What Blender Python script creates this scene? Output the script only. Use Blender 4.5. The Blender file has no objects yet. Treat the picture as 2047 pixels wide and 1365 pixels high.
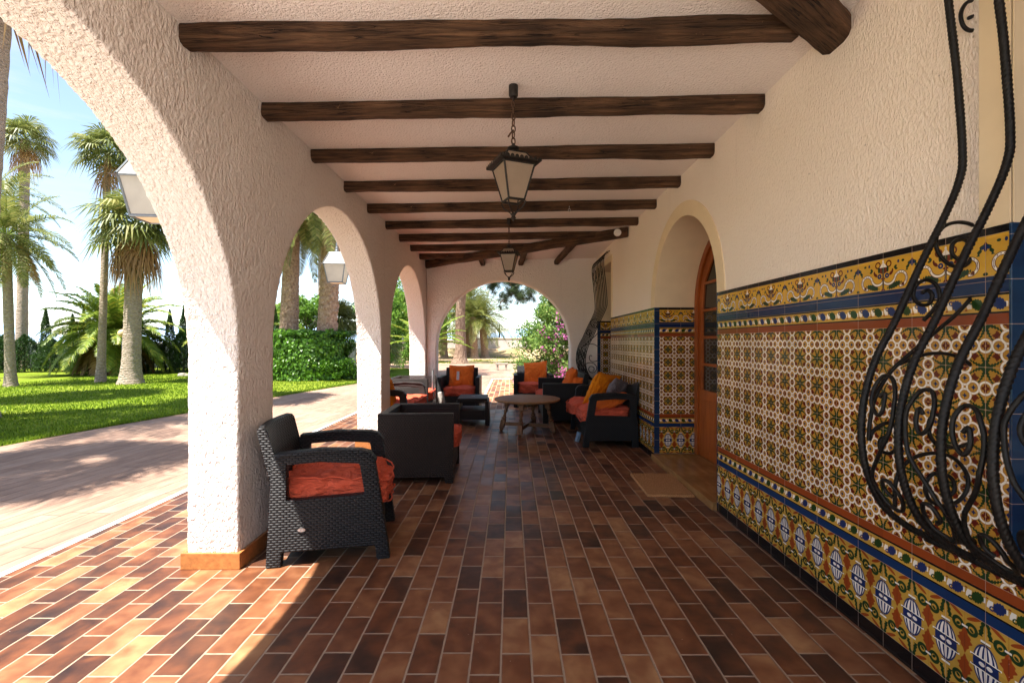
import bpy, bmesh, math, random
from mathutils import Vector, Matrix, noise
PI = math.pi
scene = bpy.context.scene
COL = scene.collection
random.seed(7)
F, CX, CY, H = 930.0, 1021.0, 683.0, 1.32      # measured from the photograph: focal length, vanishing point, eye height
def fl(x, y, z=0.0):
    d = F*(H-z)/(y-CY)
    return Vector(((x-CX)*d/F, d, z))
def at(x, y, d):
    return Vector(((x-CX)*d/F, d, H-(y-CY)*d/F))

# ---------------------------------------------------------------- node expression helper
class NT:
    t = None
def new_mat(name):
    m = bpy.data.materials.new(name); m.use_nodes = True
    NT.t = m.node_tree; m.node_tree.nodes.clear()
    return m
def node(kind, **kw):
    n = NT.t.nodes.new(kind)
    for k, v in kw.items(): setattr(n, k, v)
    return n
def put(sock, v):
    if isinstance(v, S): NT.t.links.new(v.s, sock)
    elif isinstance(v, bpy.types.NodeSocket): NT.t.links.new(v, sock)
    elif isinstance(v, (tuple, list)) and len(v) == 3 and sock.type == 'RGBA': sock.default_value = (*v, 1)
    else: sock.default_value = v
def M(op, a, b=None, c=None, clamp=False):
    n = node('ShaderNodeMath', operation=op, use_clamp=clamp)
    put(n.inputs[0], a)
    if b is not None: put(n.inputs[1], b)
    if c is not None: put(n.inputs[2], c)
    return S(n.outputs[0])
class S:
    def __init__(s, sock): s.s = sock
    def __add__(a, b): return M('ADD', a, b)
    __radd__ = __add__
    def __sub__(a, b): return M('SUBTRACT', a, b)
    def __rsub__(a, b): return M('SUBTRACT', b, a)
    def __mul__(a, b): return M('MULTIPLY', a, b)
    __rmul__ = __mul__
    def __truediv__(a, b): return M('DIVIDE', a, b)
    def __neg__(a): return M('MULTIPLY', a, -1.0)
def ab(a): return M('ABSOLUTE', a)
def mn(a, b): return M('MINIMUM', a, b)
def mx(a, b): return M('MAXIMUM', a, b)
def lt(a, b): return M('LESS_THAN', a, b)
def gt(a, b): return M('GREATER_THAN', a, b)
def sq(a): return M('MULTIPLY', a, a)
def ln(a, b): return M('SQRT', sq(a)+sq(b))
def pp(a, k): return M('PINGPONG', a, k)
def fr(a): return M('FRACT', a)
def sn(a): return M('SINE', a)
def cut(d, t, w): return M('MULTIPLY_ADD', d, -1.0/w, t/w+.5, clamp=True)     # 1 where d < t, soft edge w
def ell(x, y, cx, cy, rx, ry, ang=0.0):                                      # ellipse mask
    if ang:
        c, s = math.cos(ang), math.sin(ang)
        X = x*(c/rx)+y*(s/rx)-((cx*c+cy*s)/rx); Y = x*(-s/ry)+y*(c/ry)-((-cx*s+cy*c)/ry)
    else:
        X = M('MULTIPLY_ADD', x, 1/rx, -cx/rx); Y = M('MULTIPLY_ADD', y, 1/ry, -cy/ry)
    return cut(sq(X)+sq(Y), 1.0, .12)
def ring(x, y, cx, cy, r, w, aa=.012):
    return cut(ab(ln(x-cx, y-cy)-r), w, aa)
def mixc(f, A, B):
    n = node('ShaderNodeMix', data_type='RGBA')
    put(n.inputs[0], f); put(n.inputs[6], A); put(n.inputs[7], B)
    return n.outputs[2]
def mixf(f, A, B):
    n = node('ShaderNodeMix', data_type='FLOAT')
    put(n.inputs[0], f); put(n.inputs[2], A); put(n.inputs[3], B)
    return S(n.outputs[0])
def tex_noise(vec=None, scale=5, detail=3, rough=.5, dist=0.0):
    n = node('ShaderNodeTexNoise'); n.inputs['Scale'].default_value = scale
    n.inputs['Detail'].default_value = detail; n.inputs['Roughness'].default_value = rough
    n.inputs['Distortion'].default_value = dist
    if vec is not None: put(n.inputs['Vector'], vec)
    return n
def voro(vec=None, scale=5, feature='F1'):
    n = node('ShaderNodeTexVoronoi', feature=feature); n.inputs['Scale'].default_value = scale
    if vec is not None: put(n.inputs['Vector'], vec)
    return n
def objco(): return node('ShaderNodeTexCoord').outputs['Object']
def scaled(vec, s, loc=(0, 0, 0), rot=(0, 0, 0)):
    n = node('ShaderNodeMapping'); put(n.inputs['Vector'], vec)
    n.inputs['Scale'].default_value = s; n.inputs['Location'].default_value = loc; n.inputs['Rotation'].default_value = rot
    return n.outputs[0]
def sep(vec):
    n = node('ShaderNodeSeparateXYZ'); put(n.inputs[0], vec)
    return S(n.outputs[0]), S(n.outputs[1]), S(n.outputs[2])
def comb(x, y, z=0.0):
    n = node('ShaderNodeCombineXYZ')
    for i, v in enumerate((x, y, z)): put(n.inputs[i], v)
    return n.outputs[0]
def uvxy():
    n = node('ShaderNodeUVMap'); n.uv_map = 'UVMap'
    a, b, _ = sep(n.outputs[0]); return a, b
def ramp(f, stops, interp='LINEAR'):
    n = node('ShaderNodeValToRGB'); put(n.inputs[0], f)
    e = n.color_ramp.elements; n.color_ramp.interpolation = interp
    while len(e) < len(stops): e.new(.5)
    for i, (p, c) in enumerate(stops):
        e[i].position = p; e[i].color = (*c, 1)
    return n.outputs[0]
def bump(h, dist=.005, strength=1.0, normal=None):
    n = node('ShaderNodeBump'); put(n.inputs['Height'], h)
    n.inputs['Distance'].default_value = dist; n.inputs['Strength'].default_value = strength
    if normal is not None: put(n.inputs['Normal'], normal)
    return n.outputs[0]
def finish(col, rough=.6, normal=None, metal=0.0, spec=.5, alpha=None, trans=0.0, coat=0.0, sheen=0.0):
    p = node('ShaderNodeBsdfPrincipled')
    put(p.inputs['Base Color'], col); put(p.inputs['Roughness'], rough); put(p.inputs['Metallic'], metal)
    p.inputs['Specular IOR Level'].default_value = spec
    p.inputs['Coat Weight'].default_value = coat; p.inputs['Sheen Weight'].default_value = sheen
    if normal is not None: put(p.inputs['Normal'], normal)
    out = node('ShaderNodeOutputMaterial'); sh = p.outputs[0]
    if trans:
        tr = node('ShaderNodeBsdfTranslucent'); put(tr.inputs[0], col)
        ms = node('ShaderNodeMixShader'); ms.inputs[0].default_value = trans
        NT.t.links.new(sh, ms.inputs[1]); NT.t.links.new(tr.outputs[0], ms.inputs[2]); sh = ms.outputs[0]
    if alpha is not None:
        tp = node('ShaderNodeBsdfTransparent'); ms = node('ShaderNodeMixShader'); put(ms.inputs[0], alpha)
        NT.t.links.new(tp.outputs[0], ms.inputs[1]); NT.t.links.new(sh, ms.inputs[2]); sh = ms.outputs[0]
    NT.t.links.new(sh, out.inputs[0])

# ---------------------------------------------------------------- materials
MAT = {}
def stucco(name, c1, c2, scale, dist, vstretch=1.0, stain=0.0):
    m = new_mat(name); o = objco()
    v = scaled(o, (1, 1, vstretch))
    n1 = tex_noise(v, scale, 3, .55, .6); n2 = tex_noise(v, scale*2.6, 2, .6)
    vo = voro(v, scale*1.1)
    big = tex_noise(o, 1.3, 4, .6)
    h = S(n1.outputs[0])*1.0+S(n2.outputs[0])*.35+S(vo.outputs[0])*-.35
    c = mixc(M('MULTIPLY_ADD', S(big.outputs[0]), 1.6, -.35, clamp=True), c1, c2)
    hollow = M('MULTIPLY_ADD', S(n1.outputs[0]), -3.0, 1.25, clamp=True)  # darker in the low spots of the bump noise
    c = mixc(hollow*.25, c, tuple(x*.6 for x in c2))
    if stain:
        fine = tex_noise(o, 9, 5, .7)
        c = mixc(M('MULTIPLY_ADD', S(fine.outputs[0]), 3.0, -1.9, clamp=True)*stain, c, tuple(x*.75 for x in c2))
    x, y, z = sep(o)                                # grey scuffs low down and faint run marks under the ceiling
    lowm = M('MULTIPLY_ADD', z, -2.2, .9, clamp=True)*M('MULTIPLY_ADD', S(tex_noise(o, 6, 5, .7).outputs[0]), 3.0, -1.2, clamp=True)
    c = mixc(lowm*.35, c, (.42, .36, .30))
    run = tex_noise(scaled(o, (7, 7, .35)), 1.4, 4, .6)
    c = mixc(M('MULTIPLY_ADD', S(run.outputs[0]), 5.0, -3.0, clamp=True)*.22, c, tuple(q*.72 for q in c2))
    sp = voro(o, 9); rx_, ry_, rz_ = sep(sp.outputs['Color'])
    c = mixc(lt(S(sp.outputs['Distance']), .05)*gt(rx_, .86)*.6, c, (.30, .24, .19))
    finish(c, .85, bump(h, dist), spec=.2)
    return m
MAT['stucco'] = stucco('rough_stucco', (.92, .86, .81), (.89, .82, .76), 50, .021, .6)
MAT['stucco_wall'] = stucco('house_stucco', (.93, .835, .745), (.90, .795, .69), 85, .009, .5, .35)
MAT['ceiling'] = stucco('ceiling_stucco', (.92, .85, .80), (.89, .815, .755), 66, .010)
def plain(name, c, rough=.6, metal=0.0, nscale=20, var=.25, bd=.001, spec=.5, coat=0.0):
    m = new_mat(name); o = objco(); n = tex_noise(o, nscale, 4, .6)
    f = M('MULTIPLY_ADD', S(n.outputs[0]), 2.0, -.5, clamp=True)
    col = mixc(f, tuple(x*(1-var) for x in c), tuple(min(1, x*(1+var)) for x in c))
    finish(col, rough, bump(n.outputs[0], bd), metal, spec, coat=coat)
    return m
MAT['trim'] = plain('smooth_cream_plaster', (.80, .66, .46), .7, nscale=4, var=.06, spec=.25)
MAT['white'] = plain('white_paint', (.82, .80, .77), .6, nscale=12, var=.06)
MAT['iron'] = plain('forged_iron', (.008, .0072, .007), .45, .0, 60, .8, .002, .28)
MAT['lantern_iron'] = plain('weathered_black_iron', (.020, .015, .012), .55, .3, 40, .6, .001)
MAT['rust'] = plain('rusty_chain_metal', (.10, .055, .03), .75, .3, 70, .6, .002)
MAT['grey_metal'] = plain('grey_painted_metal', (.16, .18, .20), .4, .4, 30, .2)
MAT['silver'] = plain('galvanised_metal', (.55, .56, .57), .35, .9, 90, .3)
MAT['skirting'] = plain('glazed_terracotta_edge', (.42, .17, .055), .3, nscale=35, var=.3)
MAT['stone'] = plain('pale_stone', (.30, .27, .22), .9, nscale=9, var=.35, bd=.01)
MAT['plastic_blue'] = plain('pale_blue_plastic', (.20, .30, .42), .4)
MAT['globe'] = plain('opal_globe', (.75, .52, .28), .3, nscale=3)
MAT['label'] = plain('white_woven_label', (.75, .72, .72), .8, nscale=300, var=.3)
MAT['ink'] = plain('grey_label_print', (.25, .22, .24), .8)
MAT['grass_blade'] = None

def glass(name, col, rough, tr):
    m = new_mat(name); n = tex_noise(objco(), 9, 4, .6)
    c = mixc(S(n.outputs[0]), col, tuple(x*.7 for x in col))
    finish(c, rough, None, spec=.6, trans=tr)
    return m
MAT['lamp_glass'] = glass('dusty_frosted_glass', (.62, .50, .38), .35, .55)
MAT['white_glass'] = glass('white_opal_glass', (.72, .69, .63), .3, .45)
def dark_glass():
    m = new_mat('dark_window_glass'); finish((.015, .012, .010), .05, None, spec=.6); return m
MAT['dark_glass'] = dark_glass()  # unlit room behind the panes painted into the glass colour

def wood(name, dark, light, axis, scale=9, rough=.7, stretch=14, dist=.006):
    m = new_mat(name); o = objco()
    s = [stretch]*3; s[axis] = 1.0
    n = tex_noise(scaled(o, tuple(s)), scale/3, 6, .65, .8); n2 = tex_noise(o, 3, 3, .5)
    f = M('MULTIPLY_ADD', S(n.outputs[0]), 2.4, -.7, clamp=True)
    c = mixc(f, dark, light); c = mixc(M('MULTIPLY_ADD', S(n2.outputs[0]), 1.6, -.5, clamp=True), c, tuple(x*.6 for x in dark))
    if dist > .01:                                  # long drying splits and paler chipped patches
        s2 = [26]*3; s2[axis] = .9; wz = tex_noise(scaled(o, tuple(s2)), 1.6, 3, .5, .4)
        sp = cut(ab(S(wz.outputs[0])-.5), .012, .012)*M('MULTIPLY_ADD', S(n2.outputs[0]), 6, -2.6, clamp=True)
        c = mixc(sp, c, (.008, .005, .004))
        ch = tex_noise(o, 13, 4, .7); chm = M('MULTIPLY_ADD', S(ch.outputs[0]), 22, -15.6, clamp=True)
        c = mixc(chm*.7, c, (.42, .24, .13))
        finish(c, rough, bump(S(n.outputs[0])-sp*.5-chm*.15, dist), spec=.3)
    else:
        finish(c, rough, bump(n.outputs[0], dist), spec=.3)
    return m
MAT['beam'] = wood('dark_hewn_beam_wood', (.028, .013, .007), (.25, .135, .07), 0, 8, .8, 16, .03)
MAT['beam_end'] = wood('beam_end_wood', (.05, .026, .014), (.15, .08, .045), 1, 7, .8, 10, .012)
MAT['table'] = wood('turned_table_wood', (.13, .06, .028), (.27, .14, .07), 2, 8, .55, 8, .002)
MAT['table_top'] = wood('table_top_wood', (.24, .125, .055), (.42, .25, .13), 0, 8, .6, 12, .001)
MAT['door'] = wood('varnished_orange_wood', (.30, .070, .012), (.48, .135, .028), 2, 8, .35, 9, .001)
MAT['marble'] = wood('tan_stone_slab', (.30, .15, .05), (.50, .29, .12), 1, 8, .25, 5, .0005)

def weave(name, c, cell=(.026, .0115), alpha=False, gloss=.42):
    m = new_mat(name); u, v = uvxy()
    V = v/cell[1]; row = M('FLOOR', V); U = u/cell[0]+M('MODULO', row, 2.0)*.5
    fu, fv = fr(U), fr(V)
    h = M('POWER', sn(fu*PI), .5)*M('POWER', sn(fv*PI), .6)
    n = tex_noise(objco(), 6, 3)
    col = mixc(h, tuple(x*.25 for x in c), mixc(n.outputs[0], tuple(x*1.25 for x in c), tuple(x*.8 for x in c)))  # shading painted in: gaps darkened, strand ridges lightened
    a = None
    if alpha:                                  # open lattice: the holes between crossing strands
        P = M('ADD', u, v)/.03; Q = M('SUBTRACT', u, v)/.03
        hole = lt(mn(pp(P, .5), pp(Q, .5)), .17)
        a = hole
        n0 = S(n.outputs[0])
    finish(col, gloss, bump(h, .0060), spec=.3, alpha=a)
    return m
MAT['wicker'] = weave('charcoal_wicker_weave', (.024, .025, .029), (.034, .0145))
MAT['wicker_brown'] = weave('brown_wicker_weave', (.030, .020, .018), (.024, .0185))
MAT['wicker_plain'] = weave('graphite_plastic_wicker', (.022, .024, .028), (.03, .014))
MAT['lattice'] = weave('open_lattice_wicker', (.05, .035, .035), (.02, .01), True)

def fabric(name, c):
    m = new_mat(name); o = objco()
    n = tex_noise(o, 7, 4, .55, .8); f = tex_noise(o, 240, 2)
    wr = tex_noise(scaled(o, (1, 1, 2.5)), 9, 3, .5, 1.5)
    col = mixc(S(n.outputs[0]), tuple(x*.82 for x in c), tuple(min(1, x*1.1) for x in c))
    finish(col, .85, bump(S(wr.outputs[0])+S(f.outputs[0])*.03, .035), spec=.12, sheen=.04)
    return m
MAT['red_cloth'] = fabric('faded_red_canvas', (.68, .125, .065))
MAT['orange_cloth'] = fabric('orange_cotton', (.78, .17, .025))
MAT['amber_cloth'] = fabric('amber_cotton', (.78, .26, .01))
MAT['grey_cloth'] = fabric('grey_cotton', (.19, .17, .19))

def coir():
    m = new_mat('coir_mat'); n = tex_noise(objco(), 160, 3, .7)
    col = mixc(M('MULTIPLY_ADD', S(n.outputs[0]), 3, -1, clamp=True), (.30, .15, .06), (.66, .38, .19))
    finish(col, .95, bump(n.outputs[0], .01), spec=.1); return m
MAT['coir'] = coir()

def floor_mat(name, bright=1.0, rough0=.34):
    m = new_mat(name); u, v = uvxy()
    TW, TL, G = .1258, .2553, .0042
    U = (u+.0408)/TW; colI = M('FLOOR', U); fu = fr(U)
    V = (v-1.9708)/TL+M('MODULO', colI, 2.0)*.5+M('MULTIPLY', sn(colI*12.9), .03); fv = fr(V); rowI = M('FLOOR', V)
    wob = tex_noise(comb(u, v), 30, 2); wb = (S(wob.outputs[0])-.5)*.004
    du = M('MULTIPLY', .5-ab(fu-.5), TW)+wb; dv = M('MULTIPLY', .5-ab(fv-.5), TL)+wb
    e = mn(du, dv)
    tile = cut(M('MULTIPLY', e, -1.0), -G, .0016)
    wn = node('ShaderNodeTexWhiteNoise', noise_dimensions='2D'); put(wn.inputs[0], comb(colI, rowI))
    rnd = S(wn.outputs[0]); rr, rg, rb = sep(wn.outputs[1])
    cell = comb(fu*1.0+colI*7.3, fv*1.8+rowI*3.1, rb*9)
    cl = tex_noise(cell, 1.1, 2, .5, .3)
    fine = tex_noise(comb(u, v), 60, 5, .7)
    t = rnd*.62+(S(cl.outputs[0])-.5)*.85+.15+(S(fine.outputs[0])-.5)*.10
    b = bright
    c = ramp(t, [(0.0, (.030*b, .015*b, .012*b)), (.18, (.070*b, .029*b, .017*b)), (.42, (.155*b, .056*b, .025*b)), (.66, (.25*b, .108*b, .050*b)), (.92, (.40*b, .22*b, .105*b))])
    grout = mixc(S(fine.outputs[0]), (.25*b, .185*b, .135*b), (.44*b, .33*b, .245*b))
    dust = tex_noise(comb(u, v), 2.2, 5, .65)
    c = mixc(M('MULTIPLY_ADD', S(dust.outputs[0]), 2.0, -1.05, clamp=True)*.25, c, (.30, .20, .15))
    sp = voro(comb(u, v), 21); _sx, _sy, _sz = sep(sp.outputs['Color'])
    speck = lt(S(sp.outputs['Distance']), .045)*gt(_sx, .93)
    c = mixc(speck*.7, c, (.6, .52, .45))
    col = mixc(tile, grout, c)
    wet = tex_noise(comb(u, v), .9, 4, .6); wm = M('MULTIPLY_ADD', S(wet.outputs[0]), 7.0, -4.0, clamp=True)
    c = mixc(wm*.30, c, (.05, .028, .02)); col = mixc(tile, grout, c)
    scr = tex_noise(scaled(comb(u, v), (3, 40, 1)), 1.0, 5, .75, .5)
    rough = mixf(tile, .85, M('MULTIPLY_ADD', S(dust.outputs[0]), .40, rough0-.16)+rb*.08-wm*.14+(S(scr.outputs[0])-.5)*.2)
    edge = M('MULTIPLY', e, 1/.012, clamp=True)
    hgt = tile*.7+edge*.3+S(fine.outputs[0])*.06+(S(cl.outputs[0]))*.35+rg*.1
    finish(col, rough, bump(hgt, .0028), spec=.36)
    return m
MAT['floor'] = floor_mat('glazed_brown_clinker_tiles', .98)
MAT['walk'] = floor_mat('sun_brightened_walkway_tiles', 1.7, .6)  # same tile colours lightened, sunshine painted into the walkway

def paving():
    m = new_mat('stamped_pink_concrete'); o = objco(); x, y, z = sep(scaled(o, (1, 1, 1), rot=(0, 0, .12)))
    PW, PL = .17, 1.1
    U = x/PW; ci = M('FLOOR', U); wn = node('ShaderNodeTexWhiteNoise', noise_dimensions='1D'); put(wn.inputs[1], ci)
    V = y/PL+S(wn.outputs[0]); ri = M('FLOOR', V)
    wob = tex_noise(o, 3, 3); wb = (S(wob.outputs[0])-.5)*.03
    e = mn(M('MULTIPLY', .5-ab(fr(U)-.5), PW), M('MULTIPLY', .5-ab(fr(V)-.5), PL))+wb*.25
    line = cut(e, .0028, .004)
    w2 = node('ShaderNodeTexWhiteNoise', noise_dimensions='2D'); put(w2.inputs[0], comb(ci, ri))
    n = tex_noise(scaled(o, (5, 1, 1), rot=(0, 0, .12)), 3, 6, .7); big = tex_noise(o, .5, 4, .6); f = tex_noise(o, 40, 4, .7)
    t = S(n.outputs[0])*.55+S(big.outputs[0])*.4+S(w2.outputs[0])*.12-.03
    c = ramp(t, [(.25, (.16, .095, .07)), (.5, (.31, .20, .145)), (.75, (.44, .31, .24))])
    c = mixc(line*.55, c, (.16, .10, .075)); c = mixc(M('MULTIPLY_ADD', S(f.outputs[0]), 3, -1.7, clamp=True)*.3, c, (.25, .18, .14))
    finish(c, .8, bump(S(n.outputs[0])*.6-line*.6+S(f.outputs[0])*.2, .01), spec=.25)
    return m
MAT['paving'] = paving()
def soil(name, a, b, c3=None, sc=3):
    m = new_mat(name); o = objco(); n = tex_noise(o, sc, 7, .7); big = tex_noise(o, .22, 5, .6); f = tex_noise(o, sc*18, 4, .7)
    c = mixc(M('MULTIPLY_ADD', S(n.outputs[0]), 2.6, -.8, clamp=True), a, b)
    if c3: c = mixc(M('MULTIPLY_ADD', S(big.outputs[0]), 5, -2.3, clamp=True)*.75, c, c3)
    finish(c, .95, bump(S(n.outputs[0])+S(f.outputs[0])*.4, .03), spec=.1); return m
MAT['soil'] = soil('dry_earth', (.34, .22, .13), (.50, .36, .24), (.14, .15, .05))
MAT['lawn'] = soil('mown_lawn', (.085, .13, .008), (.19, .26, .02), (.26, .28, .04), 2.5)
MAT['garden_wall'] = soil('stained_render', (.40, .37, .34), (.58, .54, .50), None, 2)
MAT['farmland'] = soil('distant_field', (.40, .36, .30), (.55, .50, .42), None, .05)
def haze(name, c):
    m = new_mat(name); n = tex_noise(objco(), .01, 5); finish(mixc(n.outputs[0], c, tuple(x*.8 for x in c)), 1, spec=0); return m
MAT['hill'] = haze('hazy_blue_hill', (.34, .46, .62))  # distance haze painted into the hill colour

def leaf(name, a, b, c=None, tr=.35, rough=.45):
    m = new_mat(name)
    g = node('ShaderNodeNewGeometry'); r = S(g.outputs['Random Per Island'])
    n = tex_noise(objco(), .9, 3)
    t = r*.65+S(n.outputs[0])*.5-.08
    st = [(.1, a), (.7, b)]
    if c: st.append((.97, c))
    col = ramp(t, st)
    finish(col, rough, spec=.35, trans=tr); return m
MAT['palm_leaf'] = leaf('palm_leaf', (.07, .10, .025), (.24, .27, .075), (.46, .38, .14))
MAT['date_leaf'] = leaf('date_palm_leaf', (.08, .11, .03), (.26, .28, .08), (.46, .37, .15))
MAT['canary_leaf'] = leaf('feather_palm_leaf', (.09, .16, .02), (.28, .36, .05), (.66, .50, .10))
MAT['dead_leaf'] = leaf('dead_palm_leaf', (.24, .13, .055), (.46, .29, .13), (.58, .42, .22), .2)
MAT['cypress_leaf'] = leaf('cypress_needles', (.016, .042, .012), (.06, .12, .03), (.13, .20, .05), .2)
MAT['tree_leaf'] = leaf('broad_tree_leaf', (.06, .14, .02), (.20, .36, .05), (.38, .52, .12), .45)
MAT['ivy_leaf'] = leaf('ivy_leaf', (.018, .06, .008), (.12, .27, .025), (.34, .54, .08), .35, .35)
MAT['pine_leaf'] = leaf('pine_needles', (.02, .045, .018), (.07, .11, .04), (.12, .16, .07), .25)
MAT['bush_leaf'] = leaf('bougainvillea_leaf', (.05, .13, .03), (.24, .38, .09), (.55, .58, .22), .45)
MAT['petal'] = leaf('magenta_petal', (.50, .08, .36), (.68, .22, .52), (.80, .45, .68), .5, .6)
MAT['agave'] = leaf('cycad_leaf', (.10, .18, .02), (.24, .32, .04), (.48, .44, .10), .35)
MAT['grass_blade'] = leaf('grass_blades', (.08, .15, .008), (.24, .34, .025), (.38, .42, .07), .45)

def bark(name, a, b, ringy, sc=1.0):
    m = new_mat(name); o = objco(); n = tex_noise(scaled(o, (3, 3, ringy)), 5*sc, 5, .65, .4)
    vo = voro(scaled(o, (1, 1, .55 if ringy < 5 else 3)), 9*sc)
    t = M('MULTIPLY_ADD', S(n.outputs[0]), 2.2, -.6, clamp=True)
    c = mixc(t, a, b); c = mixc(M('MULTIPLY_ADD', S(vo.outputs[0]), -3.0, 1.0, clamp=True)*.35, c, tuple(x*.5 for x in a))
    finish(c, .9, bump(S(n.outputs[0])+S(vo.outputs[0])*.8, .05), spec=.1); return m
MAT['palm_bark'] = bark('ringed_palm_bark', (.27, .21, .165), (.55, .46, .38), 9)
MAT['rough_bark'] = bark('scaly_palm_bark', (.19, .11, .07), (.58, .42, .31), 2.2)
MAT['pine_bark'] = bark('furrowed_pine_bark', (.12, .075, .05), (.38, .28, .21), .7)
MAT['twig'] = plain('grey_twig', (.12, .09, .06), .9)

# ------------------------------------------------ painted wall tiles (patterns computed from wall coordinates)
T = .1447
Z_FIELD, Z_LOW = 1.378, .510
def azulejo():
    m = new_mat('painted_glazed_wall_tiles'); u, v = uvxy()
    YE = (.52, .28, .035); YE2 = (.46, .23, .045); WH = (.88, .82, .74); GR = (.016, .045, .014); BL = (.012, .028, .12); RD = (.13, .016, .008)
    OR = (.30, .058, .012); BK = (.008, .007, .008); CB = (.007, .022, .085); BR = (.11, .03, .015)
    U = u/T
    # --- field
    a = pp(U, .5); b = pp((v-Z_FIELD)/T, .5)
    hi, lo = mx(a, b), mn(a, b)
    n = tex_noise(comb(u, v), 40, 3)
    c = mixc(n.outputs[0], YE, YE2)
    curve = M('MULTIPLY_ADD', sq(hi), 1.1, .018)
    wid = M('MULTIPLY_ADD', hi, -.09, .052)+sn(hi*95)*.013
    lf = cut(ab(lo-curve)-wid, 0.0, .008)*lt(hi, .375)*gt(hi, .02)
    c = mixc(lf, c, GR)
    st = cut(ab(hi-.262)+ab(lo-.238)+sn((hi+lo*1.7)*70)*.012,   .088, .01)
    c = mixc(st, c, RD)
    r1 = ln(hi-.5, lo); r2 = ln(hi-.5, lo-.300); r3 = ln(hi-.300, lo-.5)
    ro = mn(mn(ab(r1-.146), ab(r2-.146)), ab(r3-.146))
    c = mixc(cut(ro, .035, .01), c, (.25, .09, .025))
    h5 = ab(hi-.5)
    fp = mn(ln(h5-.055, lo), ln(h5, lo-.055))
    c = mixc(cut(fp, .044, .008), c, RD); c = mixc(cut(r1, .02, .008), c, YE)
    hs = M('SQRT', ab(hi-.5))+M('SQRT', ab(lo-.285))
    c = mixc(cut(hs, .31, .03), c, BL)
    c = mixc(cut(ro, .027, .008), c, WH)
    for rr_ in (r1, r2, r3): c = mixc(cut(ab(ab(rr_-.146)-.028), .004, .006)*.5, c, (.36, .17, .06))
    # --- bottom dado, two tiles high, folded in both directions
    zc = .217; P = pp(U, .5); Q = ab(v-zc)/T
    d = mixc(n.outputs[0], (.58, .36, .07), YE)
    d = mixc(cut(ab(P-(.055+(Q-.95)*-.25))-.05-sn(Q*60)*.012, 0, .01)*gt(Q, .66), d, GR)
    d = mixc(ell(P, Q, 0, .86, .045, .09), d, YE)
    d = mixc(ring(P, Q, .33, .66, .115, .042), d, GR)
    d = mixc(ell(P, Q, .33, .64, .055, .035, .6), d, GR)
    d = mixc(ell(P, Q, .27, .95, .20, .045, -.45), d, OR)
    lw = M('MULTIPLY_ADD', sn(Q*48), .022, .145)
    d = mixc(cut(ab(P-.5)-lw*M('MULTIPLY_ADD', ab(Q-.33), -3.1, 1.0, clamp=True)*1.25, 0, .02), d, OR)
    d = mixc(cut(ab(ab(P-.5)-.0)-.004, 0, .006)*lt(Q, .5)*gt(Q, .16), d, BR)
    d = mixc(lt(ab(P-.5), .075)*lt(ab(Q-.66), .028), d, WH); d = mixc(lt(ab(P-.5), .075)*lt(ab(Q-.632), .007), d, BK)
    ov = ell(P, Q, 0, 0, .30, .50)
    d = mixc(ov, d, BL)
    e1 = sq(P/.30)+sq(Q/.5)
    sc = P/M('SQRT', mx(1.0-sq(Q/.5), .02))
    seg = M('PINGPONG', sc+.0, .065)
    d = mixc(cut(seg, .038, .008)*cut(e1, .80, .1)*gt(Q, .115), d, WH)
    d = mixc(ell(P, Q, .09, 0, .07, .05), d, WH)
    belt = lt(ab(Q-.125), .020)*lt(P, .365)
    d = mixc(belt, d, WH); d = mixc(lt(ab(Q-.108), .010)*lt(P, .335), d, BK)
    d = mixc(lt(ab(Q-.55), .03)*lt(P, .115), d, WH); d = mixc(lt(ab(Q-.517), .010)*lt(P, .115), d, BK)
    # --- small leaf band (used twice)
    vb = mixf(gt(v, .9), v-.4375, v-1.447)/T       # centre of the band
    vb2 = mixf(gt(v, .9), vb, -vb)
    X = fr(U); X2 = fr(X*2.0)
    sl = X2*.5+vb2*.25
    q = mixc(n.outputs[0], (.60, .38, .08), YE)
    q = mixc(lt(ab(sl-.40+.0)+ab(vb2)*.15, .065)*lt(ab(vb2), .09), q, WH)
    q = mixc(ell(sl, vb2, .04, .02, .09, .06), q, WH)
    q = mixc(ell(X2, vb2, .93, .115, .07, .02), q, OR); q = mixc(ell(X2, vb2, .70, -.12, .07, .02), q, OR)
    lcol = mixc(lt(X, .5), (.018, .032, .13), (.02, .055, .012))
    q = mixc(cut(sq((sl-.19)/.14)+sq(vb2/.14)+sn(X2*50)*.16, 1.0, .15), q, lcol)
    q = mixc(ring(sl, vb2, .335, -.075, .045, .017), q, lcol)
    # --- scrolling frieze, period two tiles
    x = pp(U*1.0+1.0, 1.0); y = (v-1.540)/T
    f = mixc(n.outputs[0], (.70, .40, .035), (.62, .36, .05))
    f = mixc(cut(ab(ln(x-1.12, (y-.42)*.8)-.30)-.035-sn(y*55)*.014, 0, .01)*gt(y, .50)*lt(y, .88)*lt(x, .96), f, GR)
    f = mixc(ell(x, y, .70, .80, .05, .035), f, GR)
    f = mixc(ell(x, y, 1.0, .70, .05, .11), f, BL); f = mixc(ell(x, y, .93, .68, .03, .04), f, BL); f = mixc(ell(x, y, 1.0, .78, .03, .03), f, RD)
    f = mixc(ell(x, y, 1.0, .06, .06, .04), f, GR)
    f = mixc(cut(sq((x-.40)/.24)+sq((y-.13-(x-.4)*.25)/.085)+sn(x*75)*.22, 1.0, .15), f, GR)
    ra = ab(ln(x-.20, y-.42)-.24); rb = ab(ln(x-.62, y-.29)-.20)
    ma = mn(mx(ra, mx(y-.365, x-.43)), mx(rb, mn(.349-y, .62-x)))
    f = mixc(cut(ma, .045, .01), f, BR); f = mixc(cut(ma, .027, .008), f, WH)
    dots = lt(ab(fr(x*13)-.5), .16)*cut(ma, .012, .004)*gt(x, .42); f = mixc(dots, f, RD)
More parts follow.
